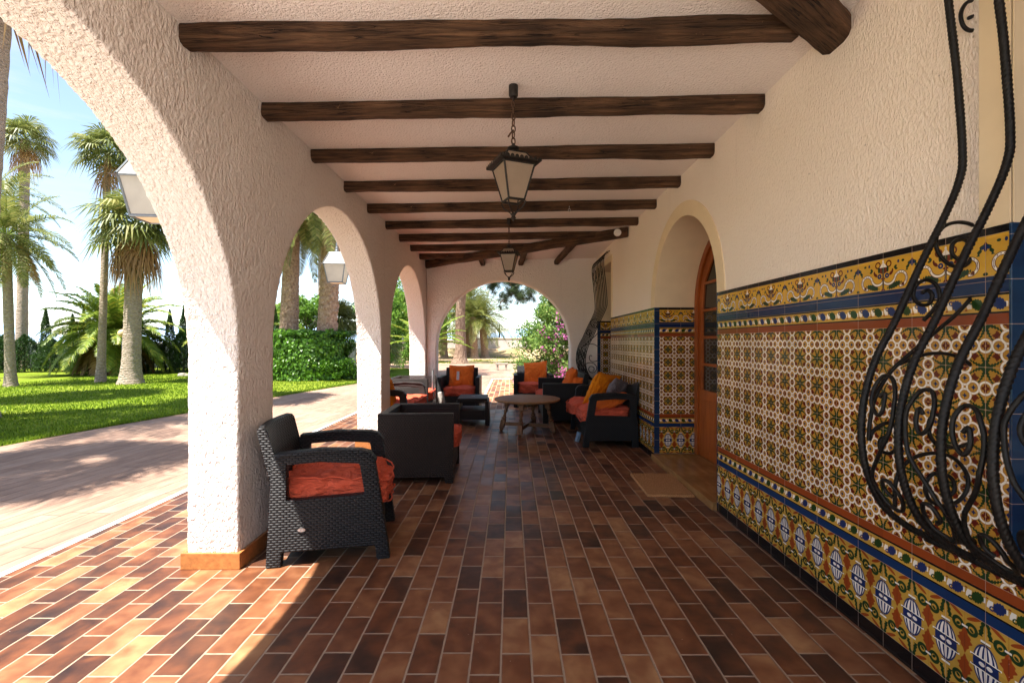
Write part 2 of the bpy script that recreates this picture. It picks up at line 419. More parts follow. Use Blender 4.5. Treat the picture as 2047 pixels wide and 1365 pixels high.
    f = mixc(ell(x, y, .70, .13, .045, .05), f, BR)
    f = mixc(ring(x, y, .20, .78, .085, .022), f, RD)
    f = mixc(ell(x, y, 0, .66, .19, .15)*lt(y, .70), f, (.17, .03, .012)); f = mixc(ell(x, y, 0, .62, .05, .11)*lt(y, .70), f, GR); f = mixc(ell(x, y, .16, .63, .04, .09), f, GR)
    f = mixc(cut(x-(.86-y)*.85, 0, .01)*gt(y, .695), f, WH); f = mixc(ell(x, y, 0, .87, .03, .05), f, WH)
    f = mixc(lt(x, .028)*lt(y, .52)*gt(y, .08), f, BK); f = mixc(lt(x-(.10-y)*.9, 0.0)*lt(y, .10), f, RD); f = mixc(ell(x, y, 0, .36, .085, .03), f, RD)
    f = mixc(ring(x, y, .14, .44, .05, .028), f, BL)
    f = mixc(ell(x, y, .29, .50, .085, .045, .7), f, RD); f = mixc(ell(x, y, .34, .57, .03, .05), f, RD)
    f = mixc(ell(x, y, .44, .66, .06, .04, .8), f, GR); f = mixc(ell(x, y, .47, .60, .05, .03, 0), f, GR); f = mixc(ell(x, y, .54, .80, .035, .05), f, BL)
    # --- stack the bands
    def over(base, z0, z1, c): return mixc(gt(v, z0)*lt(v, z1), base, c)
    o = c
    o = over(o, Z_FIELD, 1.414, (.26, .055, .016)); o = over(o, 1.414, 1.420, BK); o = over(o, 1.420, 1.474, q); o = over(o, 1.474, 1.482, BK)
    o = over(o, 1.482, 1.540, CB); o = over(o, 1.540, 1.678, f); o = over(o, 1.678, 1.80, BK)
    o = over(o, .474, Z_LOW, (.30, .062, .014)); o = over(o, .466, .474, BK); o = over(o, .408, .466, q); o = over(o, .402, .408, BK)
    o = over(o, .365, .402, (.008, .035, .12)); o = over(o, .070, .365, d); o = over(o, -1, .070, BK)
    # --- joints and glaze
    isf = gt(v, Z_LOW)*lt(v, Z_FIELD)
    ju = mn(M('MULTIPLY', pp(U, .5), T), 1.0)
    bandU = M('MULTIPLY', pp(U, 1.0), T)
    ju = mixf(gt(v, .365)*lt(v, Z_LOW)+gt(v, Z_FIELD)*lt(v, 1.54), ju, bandU)
    jv = mixf(isf, 1.0, M('MULTIPLY', b, T))
    for z in (.070, .365, Z_LOW, Z_FIELD, 1.540, 1.5235, 1.678, 1.482): jv = mn(jv, ab(v-z))
    j = cut(mn(ju, jv), .0009, .0007)
    o = mixc(j*.75, o, (.52, .36, .27))
    wv = tex_noise(comb(u, v), 28, 3, .6, .5)
    wn = node('ShaderNodeTexWhiteNoise', noise_dimensions='2D'); put(wn.inputs[0], comb(M('FLOOR', U), M('FLOOR', (v-Z_FIELD)/T)))
    o2 = node('ShaderNodeHueSaturation'); put(o2.inputs['Color'], o); put(o2.inputs['Value'], M('MULTIPLY_ADD', S(wn.outputs[0]), .22, .84))
    o2.inputs['Hue'].default_value = .5; o2.inputs['Saturation'].default_value = 1.0
    finish(o2.outputs[0], mixf(j, .17, .8), bump(S(wv.outputs[0])*.5-j*.6, .0016), spec=.38)
    return m
MAT['tiles'] = azulejo()
def blue_edge():
    m = new_mat('cobalt_edge_tiles'); u, v = uvxy()
    n = tex_noise(comb(u, v), 12, 3, .6, 1.0)
    j = cut(M('MULTIPLY', pp(v/T+.48, .5), T), .001, .0008)
    c = mixc(n.outputs[0], (.006, .012, .055), (.015, .06, .13)); c = mixc(j*.8, c, (.5, .36, .27))
    finish(c, .12, bump(n.outputs[0], .002), spec=.55); return m
MAT['blue_edge'] = blue_edge()
# ---------------------------------------------------------------- mesh helpers
class MB:
    def __init__(s): s.v = []; s.f = []
    def add(s, vs, fs):
        k = len(s.v); s.v += [tuple(p) for p in vs]; s.f += [tuple(i+k for i in f) for f in fs]; return s
    def box(s, a, b):
        x0, y0, z0 = a; x1, y1, z1 = b
        return s.add([(x0,y0,z0),(x1,y0,z0),(x1,y1,z0),(x0,y1,z0),(x0,y0,z1),(x1,y0,z1),(x1,y1,z1),(x0,y1,z1)],
                     [(0,3,2,1),(4,5,6,7),(0,1,5,4),(1,2,6,5),(2,3,7,6),(3,0,4,7)])
    def tube(s, pts, r, n=8, cap=True, rib=None):
        pts = [Vector(p) for p in pts]; m = len(pts)
        rs = r if isinstance(r, (list, tuple)) else [r]*m
        up = Vector((0, 0, 1)); prev = None; vs = []; L = 0
        for i, p in enumerate(pts):
            t = (pts[min(i+1, m-1)]-pts[max(i-1, 0)])
            if t.length < 1e-9: t = Vector((0, 0, 1))
            t.normalize()
            if prev is None:
                ref = Vector((1, 0, 0)) if abs(t.z) > .9 else up
                a = t.cross(ref).normalized()
            else:
                a = (prev-t*prev.dot(t)); a = a.normalized() if a.length > 1e-6 else t.orthogonal().normalized()
            prev = a; b = t.cross(a)
            if i: L += (p-pts[i-1]).length
            for k in range(n):
                w = 2*PI*k/n; rr = rs[i]
                if rib: rr *= 1+rib[1]*abs(math.cos(rib[2]*(w-L*rib[0])))
                vs.append(p+(a*math.cos(w)+b*math.sin(w))*rr)
        fs = [(i*n+k, i*n+(k+1) % n, (i+1)*n+(k+1) % n, (i+1)*n+k) for i in range(m-1) for k in range(n)]
        if cap: fs += [tuple(range(n))[::-1], tuple(range((m-1)*n, m*n))]
        return s.add(vs, fs)
    def lathe(s, prof, n=24, c=(0, 0, 0)):
        vs = []; m = len(prof)
        for r, z in prof:
            for k in range(n):
                w = 2*PI*k/n; vs.append((c[0]+r*math.cos(w), c[1]+r*math.sin(w), c[2]+z))
        fs = [(i*n+k, i*n+(k+1) % n, (i+1)*n+(k+1) % n, (i+1)*n+k) for i in range(m-1) for k in range(n)]
        fs += [tuple(range(n))[::-1], tuple(range((m-1)*n, m*n))]
        return s.add(vs, fs)
    def move(s, mtx):
        s.v = [tuple(mtx @ Vector(p)) for p in s.v]; return s
    def build(s, name, mat, parent=None, smooth=False, uv=None, world=False, bevel=0.0, sub=0):
        v = s.v
        if world and parent is not None:
            l = parent.location; v = [(p[0]-l.x, p[1]-l.y, p[2]-l.z) for p in v]
        me = bpy.data.meshes.new(name); me.from_pydata(v, [], s.f); me.update()
        o = bpy.data.objects.new(name, me); COL.objects.link(o)
        me.materials.append(mat)
        if parent is not None: o.parent = parent
        if bevel:
            bm = bmesh.new(); bm.from_mesh(me); bmesh.ops.remove_doubles(bm, verts=bm.verts, dist=1e-5)
            ed = [e for e in bm.edges if len(e.link_faces) == 2 and e.calc_face_angle(0) > .6]
            bmesh.ops.bevel(bm, geom=ed, offset=bevel, segments=2, profile=.6, affect='EDGES', clamp_overlap=True)
            bm.to_mesh(me); bm.free()
        if smooth:
            for p in me.polygons: p.use_smooth = True
            if smooth == 'angle':
                me.shade_smooth() if hasattr(me, 'shade_smooth') else None
                me.set_sharp_from_angle(angle=.7)
        if uv is not None: boxuv(me, uv)
        if sub:
            md = o.modifiers.new('sub', 'SUBSURF'); md.levels = sub; md.render_levels = sub
        return o
def boxuv(me, mode):
    """uv in metres; mode 'box' picks by face normal, otherwise a function of (vertex, normal)."""
    lay = me.uv_layers.new(name='UVMap')
    for p in me.polygons:
        n = p.normal
        for li in p.loop_indices:
            c = me.vertices[me.loops[li].vertex_index].co
            if mode == 'box':
                if abs(n.z) >= max(abs(n.x), abs(n.y)): w = (c.x, c.y)
                elif abs(n.x) > abs(n.y): w = (c.y, c.z)
                else: w = (c.x, c.z)
            else: w = mode(c, n)
            lay.data[li].uv = w
def outline(loops, axis, t0, t1, z=None):
    """extrude a 2-D outline with holes; axis 0: (y,z) outline along x, axis 1: (x,z) along y, axis 2: (x,y) along z"""
    bm = bmesh.new(); es = []
    def P(a, b, t): return ((t, a, b), (a, t, b), (a, b, t))[axis]
    for lp in loops:
        vs = [bm.verts.new(P(a, b, t0)) for a, b in lp]
        es += [bm.edges.new((vs[i], vs[(i+1) % len(vs)])) for i in range(len(vs))]
    r = bmesh.ops.triangle_fill(bm, use_beauty=True, use_dissolve=False, edges=es)
    fs = [g for g in r['geom'] if isinstance(g, bmesh.types.BMFace)]
    ex = bmesh.ops.extrude_face_region(bm, geom=fs)
    d = Vector(P(0, 0, t1-t0))
    bmesh.ops.translate(bm, verts=[g for g in ex['geom'] if isinstance(g, bmesh.types.BMVert)], vec=d)
    bmesh.ops.recalc_face_normals(bm, faces=bm.faces[:])
    bm.verts.index_update()
    mb = MB(); mb.add([v.co[:] for v in bm.verts], [[v.index for v in f.verts] for f in bm.faces]); bm.free()
    return mb
def crom(pts, k=8):
    pts = [Vector(p) for p in pts]; out = []
    for i in range(len(pts)-1):
        p0 = pts[max(i-1, 0)]; p1 = pts[i]; p2 = pts[i+1]; p3 = pts[min(i+2, len(pts)-1)]
        for j in range(k):
            t = j/k
            out.append(.5*((2*p1)+(p2-p0)*t+(2*p0-5*p1+4*p2-p3)*t*t+(3*p1-p0-3*p2+p3)*t*t*t))
    out.append(pts[-1]); return out
def resample(pts, step):
    out = [pts[0]]; acc = 0
    for a, b in zip(pts, pts[1:]):
        L = (b-a).length
        while L > 0 and acc+L >= step:
            a = a.lerp(b, (step-acc)/L); L = (b-a).length; out.append(a.copy()); acc = 0
        acc += L
    out.append(pts[-1]); return out
def thing(name, label, cat, loc=(0, 0, 0), rz=0.0, group=None):
    o = bpy.data.objects.new(name, None); COL.objects.link(o); o.empty_display_size = .1
    o.location = loc; o.rotation_euler = (0, 0, rz); o['label'] = label; o['category'] = cat
    if group: o['group'] = group
    return o
def tag(o, label, cat, group=None):
    o['label'] = label; o['category'] = cat
    if group: o['group'] = group
    return o
def struct(o): o['kind'] = 'structure'; return o
def copy_tree(o, parent=None):
    c = o.copy(); COL.objects.link(c)
    if parent is not None: c.parent = parent
    for ch in list(o.children): copy_tree(ch, c)
    return c
def remesh(o, vox, amp=0.0, sc=30, amp2=0.0, sc2=5):
    md = o.modifiers.new('r', 'REMESH'); md.mode = 'VOXEL'; md.voxel_size = vox; md.use_smooth_shade = True
    dg = bpy.context.evaluated_depsgraph_get(); me = bpy.data.meshes.new_from_object(o.evaluated_get(dg))
    o.modifiers.clear(); o.data = me
    n = len(me.vertices); no = [v.normal.copy() for v in me.vertices]
    for v, nn in zip(me.vertices, no):
        c = v.co
        q = Vector((c.x*sc, c.y*sc, c.z*sc*.65))
        v.co = c+nn*(amp*noise.noise(q)+amp*.5*noise.noise(q*2.1)+amp2*noise.noise(c*sc2))
    for p in me.polygons: p.use_smooth = True
    me.update(); return o

# ---------------------------------------------------------------- the house
XI, XO, XR = -1.592, -1.892, 1.62        # arcade inner face, outer face, house wall face
YE = 8.80                                # inner face of the end wall
def zc(x): return 2.85+(x-XI)/(XR-XI)*.05
ARCH = [(.105, 2.716, 1.245), (3.12, 5.731, 1.245), (6.148, 8.683, 1.245)]
out = [(-.35, 0)]
for a, b, sp in ARCH:
    r = (b-a)/2; c = (a+b)/2
    out += [(a, 0)]+[(c-r*math.cos(t*PI/40), sp+r*math.sin(t*PI/40)) for t in range(41)]+[(b, 0)]
out += [(YE+.32, 0), (YE+.32, 3.12), (-.35, 3.12)]
arc = outline([out], 0, XO, XI)
arcade = arc.build('arcade_wall', MAT['stucco'])
remesh(arcade, .0155, .0030, 46, .004, 3)
tag(arcade, 'rough white stucco arcade wall with round arches open to the garden', 'wall')
for (p0, p1) in ((2.716, 3.12), (5.731, 6.148)):
    m = MB(); z1 = .095
    m.box((XO-.022, p0-.022, .001), (XI+.022, p0-.001, z1)).box((XI+.001, p0-.0005, .001), (XI+.022, p1+.022, z1)).box((XO-.022, p0-.0005, .001), (XO-.001, p1+.022, z1))
    m.build('base_tile', MAT['skirting'], arcade, bevel=.003)

# end wall with its own arch
ca, ra, sa = -.142, 1.268, 1.216
out = [(XI, 0), (ca-ra, 0)]+[(ca-ra*math.cos(t*PI/48), sa+ra*math.sin(t*PI/48)) for t in range(49)]+[(ca+ra, 0), (2.4, 0), (2.4, 3.05), (XI, 3.05)]
endw = outline([out], 1, YE, YE+.30).build('end_wall', MAT['stucco'])
remesh(endw, .022, .003, 34)
tag(endw, 'stucco end wall of the porch with one wide round arch', 'wall')

# house wall with door and windows
DY0, DY1, DS = 3.639, 5.231, 1.704
dr = (DY1-DY0)/2; dc = (DY0+DY1)/2
W1 = (.20, 1.505, .66, 2.62); W2 = (7.50, 8.66, .68, 2.62)
door_hole = [(DY0, -.1), ]
outer = [(-.9, 0), (DY0, 0)]+[(dc-dr*math.cos(t*PI/48), DS+dr*math.sin(t*PI/48)) for t in range(49)]+[(DY1, 0), (YE, 0), (YE, 3.05), (-.9, 3.05)]
def rect(w): return [(w[0], w[2]), (w[1], w[2]), (w[1], w[3]), (w[0], w[3])]
house = thing('house', 'cream stucco house front with tiled dado and arched wooden door', 'house', (XR, 4.4, 0))
outline([outer, rect(W1), rect(W2)], 0, XR, XR+.48).build('wall', MAT['stucco_wall'], house, world=True)
# smooth trims
tr = []
ro = dr+.13
loop_o = [(dc-ro*math.cos(t*PI/48), DS+ro*math.sin(t*PI/48)) for t in range(49)]
loop_i = [(dc-(dr-.003)*math.cos(t*PI/48), DS+(dr-.003)*math.sin(t*PI/48)) for t in range(49)]
outline([loop_o+loop_i[::-1]], 0, XR-.007, XR+.01).build('door_trim', MAT['trim'], house, world=True)
# smooth lining of the door reveal above the tiles
m = MB(); N = 48; q = []
for t in range(N+1):
    a = t*PI/N; q += [(XR-.004, dc-(dr-.004)*math.cos(a), DS+(dr-.004)*math.sin(a)), (XR+.475, dc-(dr-.004)*math.cos(a), DS+(dr-.004)*math.sin(a))]
m.add(q, [(2*i, 2*i+2, 2*i+3, 2*i+1) for i in range(N)]); m.build('reveal_lining', MAT['trim'], house, world=True, smooth=True)
for w in (W1, W2):
    bw = .10
    o1 = [(w[0]-bw, DS+.0), (w[1]+bw, DS+.0), (w[1]+bw, w[3]+bw), (w[0]-bw, w[3]+bw)]
    i1 = [(w[0], DS), (w[1], DS), (w[1], w[3]), (w[0], w[3])]
    lp = [(w[0]-bw, DS), (w[0]-bw, w[3]+bw), (w[1]+bw, w[3]+bw), (w[1]+bw, DS), (w[1], DS), (w[1], w[3]), (w[0], w[3]), (w[0], DS)]
    outline([lp], 0, XR-.005, XR+.005).build('window_trim', MAT['trim'], house, world=True)
    m = MB(); m.box((XR+.002, w[1]-.006, DS), (XR+.40, w[1]-.001, w[3])); m.box((XR+.002, w[0]+.001, w[3]-.006), (XR+.40, w[1]-.0065, w[3]-.001))
    m.build('reveal_lining', MAT['trim'], house, world=True)
# wainscot
wu = lambda c, n: ((c.y+4.4, c.z) if abs(n.x) > .5 else (-(c.x)+.003, c.z))
uv_w = lambda c, n: ((c.y+4.4-2.1584, c.z) if abs(n.x) > abs(n.y) else (c.x+.0, c.z))
def panel(y0, y1, z0=.0, z1=1.704):
    MB().box((XR-.008, y0, z0+.001), (XR-.0005, y1, z1)).build('tile_dado', MAT['tiles'], house, world=True, uv=uv_w)
panel(W1[1], DY0); panel(DY1, W2[0]); panel(-.9, W1[0])
MB().box((XR-.008, W1[0]+.0005, .001), (XR-.0005, W1[1]-.0005, W1[2])).build('tile_dado', MAT['tiles'], house, world=True, uv=uv_w)
MB().box((XR-.008, W2[0]+.0005, .001), (XR-.0005, YE-.001, W2[2])).build('tile_dado', MAT['tiles'], house, world=True, uv=uv_w)
# reveals of door and windows
def reveal(y, x1, z0, side=1):
    eb = .05
    MB().box((XR+eb, y-.008*side if side > 0 else y, z0), (x1, y-.0005 if side > 0 else y+.008, DS)).build('reveal_tiles', MAT['tiles'], house, world=True, uv=lambda c, n: (c.x+.0, c.z))
    MB().box((XR-.009, y-.010, z0), (XR+eb-.0005, y-.0005, DS)).build('edge_tiles', MAT['blue_edge'], house, world=True, uv=lambda c, n: (.05, c.z), bevel=.002)
reveal(DY1, XR+.475, .066); reveal(W1[1], XR+.40, W1[2]); reveal(W2[1], XR+.40, W2[2])
MB().box((XR-.0095, DY0-.0105, .02), (XR+.04, DY0-.0003, DS)).build('edge_tiles', MAT['blue_edge'], house, world=True, uv=lambda c, n: (.05, c.z), bevel=.002)
# doorstep
MB().box((XR-.045, DY0+.001, .001), (XR+.56, DY1-.011, .066)).build('doorstep', MAT['marble'], house, world=True, bevel=.004)
# recess floors and glass of the windows
for w in (W1, W2):
    MB().box((XR-.02, w[0]+.001, w[2]-.02), (XR+.40, w[1]-.011, w[2]+.004)).build('window_sill', MAT['blue_edge'], house, world=True, uv='box')
    wf = MB(); x0, x1 = XR+.40, XR+.45; a, b, c, d = w
    wf.box((x0, a, c), (x1, a+.06, d)).box((x0, b-.06, c), (x1, b, d)).box((x0, a+.06, c), (x1, b-.06, c+.06)).box((x0, a+.06, d-.06), (x1, b-.06, d)).box((x0, (a+b)/2-.04, c+.06), (x1, (a+b)/2+.04, d-.06))
    wo = wf.build('window', MAT['door'], house, world=True)
    MB().box((x0+.02, a+.061, c+.061), (x0+.026, (a+b)/2-.041, d-.061)).box((x0+.02, (a+b)/2+.041, c+.061), (x0+.026, b-.061, d-.061)).build('pane', MAT['dark_glass'], wo, world=False).location = (-XR, -4.4, 0)
# door: frame, two leaves with glazed panes
def arch_pts(c, r, sp, n=32, z0=.07): return [(c-r, z0)]+[(c-r*math.cos(t*PI/n), sp+r*math.sin(t*PI/n)) for t in range(n+1)]+[(c+r, z0)]
xd = XR+.44
fr_o = arch_pts(dc, dr-.005, DS); fr_i = arch_pts(dc, dr-.085, DS)
df = outline([fr_o+fr_i[::-1]], 0, xd, xd+.08).build('door_frame', MAT['door'], house, world=True, bevel=.006)
for sgn in (-1, 1):
    r2 = dr-.087
    # leaf outline: half of the arch
    pts = [(dc+sgn*.003, .072)]
    arc_ = [(dc+sgn*r2*math.sin(t*PI/2/16), DS+r2*math.cos(t*PI/2/16)) for t in range(17)]
    leaf_out = [(dc+sgn*.003, .072)]+[(p[0] if i else dc+sgn*.003, p[1]) for i, p in enumerate(arc_)]+[(dc+sgn*r2, .072)]
    holes = []; zs = [(.80, 1.06), (1.09, 1.35), (1.38, 1.64), (1.67, 1.93)]
    st = .095; r3 = r2-st
    for z0, z1 in zs:
        holes.append([(dc+sgn*st, z0), (dc+sgn*(r2-st), z0), (dc+sgn*min(r2-st, math.sqrt(max(.01, r3*r3-max(0, z1-DS)**2))), z1), (dc+sgn*st, z1)])
    holes.append([(dc+sgn*st, 1.96), (dc+sgn*math.sqrt(r3*r3-(1.96-DS)**2), 1.96), (dc+sgn*.33, DS+math.sqrt(r3*r3-.33**2)), (dc+sgn*.2, DS+math.sqrt(r3*r3-.2**2)), (dc+sgn*st, DS+math.sqrt(r3*r3-st**2))])
    dl = outline([leaf_out]+holes, 0, xd+.022, xd+.062).build('door_leaf', MAT['door'], house, world=True, bevel=.004)
    for h in holes:
        pn = outline([h], 0, xd+.038, xd+.044).build('glass_pane', MAT['dark_glass'], dl); pn.location = (-XR, -4.4, 0)
    pb = MB(); pb.box((xd+.012, min(dc+sgn*.12, dc+sgn*(r2-.12)), .17), (xd+.0215, max(dc+sgn*.12, dc+sgn*(r2-.12)), .70))
    b_ = pb.build('raised_panel', MAT['door'], dl, bevel=.004); b_.location = (-XR, -4.4, 0)
hd = MB().box((xd+.014, dc+.02, .98), (xd+.0215, dc+.05, 1.18)).tube([(xd+.014, dc+.035, 1.1), (xd-.03, dc+.035, 1.1), (xd-.035, dc+.13, 1.1)], .008)
hd.build('door_handle', MAT['iron'], house, world=True)

# ceiling and beams
m = MB(); x0, x1 = XI, XR+.01; y0, y1 = -.9, YE
m.add([(x0, y0, zc(x0)), (x1, y0, zc(x1)), (x1, y1, zc(x1)), (x0, y1, zc(x0)), (x0, y0, 3.2), (x1, y0, 3.2), (x1, y1, 3.2), (x0, y1, 3.2)], [(0,1,2,3),(4,7,6,5),(0,4,5,1),(1,5,6,2),(2,6,7,3),(3,7,4,0)])
struct(m.build('ceiling', MAT['ceiling']))
m = MB(); m.add([(XO-.05, y0, 3.125), (XR+3.5, y0, 3.21), (XR+3.5, YE+.35, 3.21), (XO-.05, YE+.35, 3.125)], [(0, 1, 2, 3)])
m.add([(XO-.05, y0, 3.30), (XR+3.5, y0, 3.34), (XR+3.5, YE+.35, 3.34), (XO-.05, YE+.35, 3.30)], [(3, 2, 1, 0)]); m.f += [(0, 4, 5, 1), (1, 5, 6, 2), (2, 6, 7, 3), (3, 7, 4, 0)]
struct(m.build('roof', MAT['stucco']))
# back of the house so that no light leaks round the wall
MB().box((XR+.485, -.9, 0), (XR+3.5, YE+.3, 3.1)).build('house_body', MAT['stucco_wall'], house, world=True)

def beam(p, q, w, h, seed, mat='beam'):
    """hewn beam from p to q (centre of its top edge), local x along its length"""
    rnd = random.Random(seed)
    p = Vector(p); q = Vector(q); L = (q-p).length; d = (q-p).normalized()
    m = MB(); nx = int(L/.05)+2; ny = 12; vs = []
    for i in range(nx):
        x = L*i/(nx-1)
        prof = []
        for k in range(ny):
            a = 2*PI*k/ny+PI/12
            cx_, cz_ = math.cos(a), math.sin(a); e = .55
            X = math.copysign(abs(cx_)**e, cx_)*w/2; Z = math.copysign(abs(cz_)**e, cz_)*h/2
            nz = noise.noise(Vector((x*2.1+seed*9, X*7, Z*7)))*.010+noise.noise(Vector((x*9+seed*5, X*25, Z*25)))*.0035+noise.noise(Vector((x*.8+seed*3, 0, 0)))*.010
            f = 1+nz/(w/2)*1.0
            vs.append((x, X*f, Z*f-h/2))
    fs = [(i*ny+k, i*ny+(k+1) % ny, (i+1)*ny+(k+1) % ny, (i+1)*ny+k) for i in range(nx-1) for k in range(ny)]
    fs += [tuple(range(ny))[::-1], tuple(range((nx-1)*ny, nx*ny))]
    m.add(vs, fs)
    o = m.build('ceiling_beam', MAT[mat], smooth=True)
    o.location = p; o.rotation_euler = (0, -math.asin(d.z), math.atan2(d.y, d.x))
    return o
ORD = ['nearest full beam of the row', 'second beam, just behind the hanging hook of the near lantern', 'third beam, above the near lantern body', 'fourth beam from the camera', 'fifth beam, with a small hook on it', 'sixth beam from the camera', 'seventh beam, ending at the white disc lamp', 'eighth beam, cut short by the far diagonal beam', 'shortest beam, beside the far diagonal beam']
ys = [2.237+.7315*i for i in range(9)]
for i, y in enumerate(ys):
    xe = XR if y < 6.5 else 1.62-(y-6.44)/.73-.03
    b = beam((XI-.02, y+.05, zc(XI)+.012), (xe, y+.05, zc(xe)+.012), .105, .105, i+1)
    if i == 0:
        b.scale = (.93, 1, 1)
    tag(b, 'dark brown hewn wooden ceiling beam, '+ORD[i], 'beam', 'beams across the porch ceiling')
b = beam((XR+.02, 2.33, zc(XR)+.01), (-.2, .99, zc(0)+.01), .175, .135, 31); tag(b, 'thick diagonal wooden beam meeting the house wall at the top right', 'beam', 'diagonal ceiling beams')
b = beam((XI-.02, 8.75, zc(XI)-.02), (XR+.01, 6.42, zc(XR)+.0), .15, .13, 33); tag(b, 'thick diagonal wooden beam crossing the far corner of the ceiling', 'beam', 'diagonal ceiling beams')
for i, (x, w) in enumerate(((-.53, 'left'), (.25, 'middle'), (.98, 'right'))):
    b = beam((x, 6.44+.73*(1.62-x)+.08, zc(x)-.0), (x-.06*i, YE+.05, zc(x)-.02), .095, .10, 40+i)
    tag(b, 'short %s wooden rafter running from the diagonal beam to the end wall' % w, 'beam', 'short rafters at the end wall')

# ceiling lamp disc, small hook
m = MB().lathe([(.001, -.035), (.035, -.035), (.047, -.02), (.05, 0), (.05, .012)], 24)
o = m.build('disc_lamp', MAT['white'], smooth='angle'); o.location = (1.45, 6.32, 2.80); o.rotation_euler = (-1.2, 0, 0); o.rotation_euler = (PI*.42, 0, 0)
tag(o, 'small round white disc lamp on the right end of the diagonal beam', 'lamp')
hp = at(1138, 397, 5.1); m = MB().tube([(0, 0, .03), (0, 0, .012)], .003, 6)
m.tube([(.011*math.sin(t*PI/8), 0, -.011*1.3+.017*math.cos(t*PI/8)) for t in range(17)], .003, 6); o = m.build('ceiling_hook', MAT['silver'], smooth=True); o.location = (hp.x, 5.10, 2.775)
tag(o, 'tiny metal ring hook hanging from the fifth ceiling beam', 'hook')

MAT['bounce_sheet'] = soil('pale_bounce_ground', (.74, .70, .64), (.84, .80, .75), None, 2)  # pale ground colour for the added light reflector
# ---------------------------------------------------------------- ground
WX = -2.86
uvf = lambda c, n: (c.x, c.y)
MB().box((WX, -.9, -.10), (XR+.02, YE+.30, 0)).build('floor', MAT['floor'], uv=uvf)
struct(bpy.data.objects['floor'])
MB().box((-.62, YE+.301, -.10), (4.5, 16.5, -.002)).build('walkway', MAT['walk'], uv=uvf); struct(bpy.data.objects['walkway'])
m = MB().box((WX-.055, -.9, -.10), (WX-.001, YE+.30, .003)).box((-.675, YE+.302, -.10), (-.621, 16.5, .003)).box((-.675, 16.501, -.10), (4.5, 16.56, .003))
struct(m.build('kerb', MAT['white'], bevel=.004))
GZ = -.03
def sheet(name, pts, z, mat):
    m = MB(); m.add([(x, y, z) for x, y in pts], [tuple(range(len(pts)))]); return struct(m.build(name, mat))
sheet('ground', [(-500, -120), (300, -120), (300, 60), (-500, 60)], GZ-.008, MAT['soil'])
sheet('field', [(-3000, 60), (3000, 60), (3000, 3500), (-3000, 3500)], GZ-.5, MAT['farmland'])
sheet('field_left', [(-3000, -500), (-500, -500), (-500, 60), (-3000, 60)], GZ-.5, MAT['farmland'])
edge = [(-6.9, -8), (-6.75, 2), (-6.6, 6.02), (-6.14, 8.83), (-5.75, 11.5), (-4.94, 15), (-4.1, 17), (-3.8, 19), (-4.3, 21.5), (-5.6, 23.2), (-8, 24)]
edge = [tuple(p)[:2] for p in crom([(x, y, 0) for x, y in edge], 6)]
sheet('driveway', [(-9, -10), (WX-.02, -10), (WX-.02, YE+.3), (12, YE+.3), (12, 28.5), (-2, 28.8), (-9, 27.5), (-30, 26), (-30, 23.6), (-9, 23.6)], GZ-.004, MAT['paving'])
lawn_pts = edge+[(-26, 24), (-26, -8)]
sheet('bounce_sheet', [(-6.4, -9), (7, -9), (7, -.905), (WX-.06, -.905), (WX-.06, 1.5), (-6.4, 1.5)], GZ+.004, MAT['bounce_sheet'])  # unseen sheet, added to bounce sunlight into the porch
sheet('lawn', lawn_pts, GZ, MAT['lawn'])
# ---------------------------------------------------------------- wicker furniture (local frame: x forward, y across, origin at rear near corner)
def side_frame(parent, y, mat, t=.065):
    o_ = [(0, 0), (.085, 0), (.09, .085), (.615, .085), (.625, 0), (.705, 0), (.655, .35), (.615, .60), (.585, .645), (.54, .66), (.30, .672), (.06, .655), (.035, .64), (.03, .56)]
    h_ = [(.115, .385), (.555, .40), (.525, .585), (.30, .605), (.115, .595)]
    ob = outline([o_, h_], 1, y, y+t).build('side_frame', mat, parent, uv=None, bevel=.012, smooth='angle')
    boxuv(ob.data, 'box')
    # wider arm rest cap
    pts = [(.05, .655), (.30, .676), (.53, .664), (.585, .648), (.622, .60)]
    m = MB(); vs = []
    for x, z in pts:
        vs += [(x, y-.012, z-.012), (x, y+t+.012, z-.012), (x, y+t+.004, z+.008), (x, y-.004, z+.008)]
    fs = [(0, 1, 2, 3)[::-1], tuple(range(len(vs)-4, len(vs)))]
    for i in range(len(pts)-1):
        for k in range(4): fs.append((i*4+k, i*4+(k+1) % 4, (i+1)*4+(k+1) % 4, (i+1)*4+k))
    m.add(vs, fs); a = m.build('armrest', mat, parent, bevel=.006, smooth='angle'); boxuv(a.data, 'box')
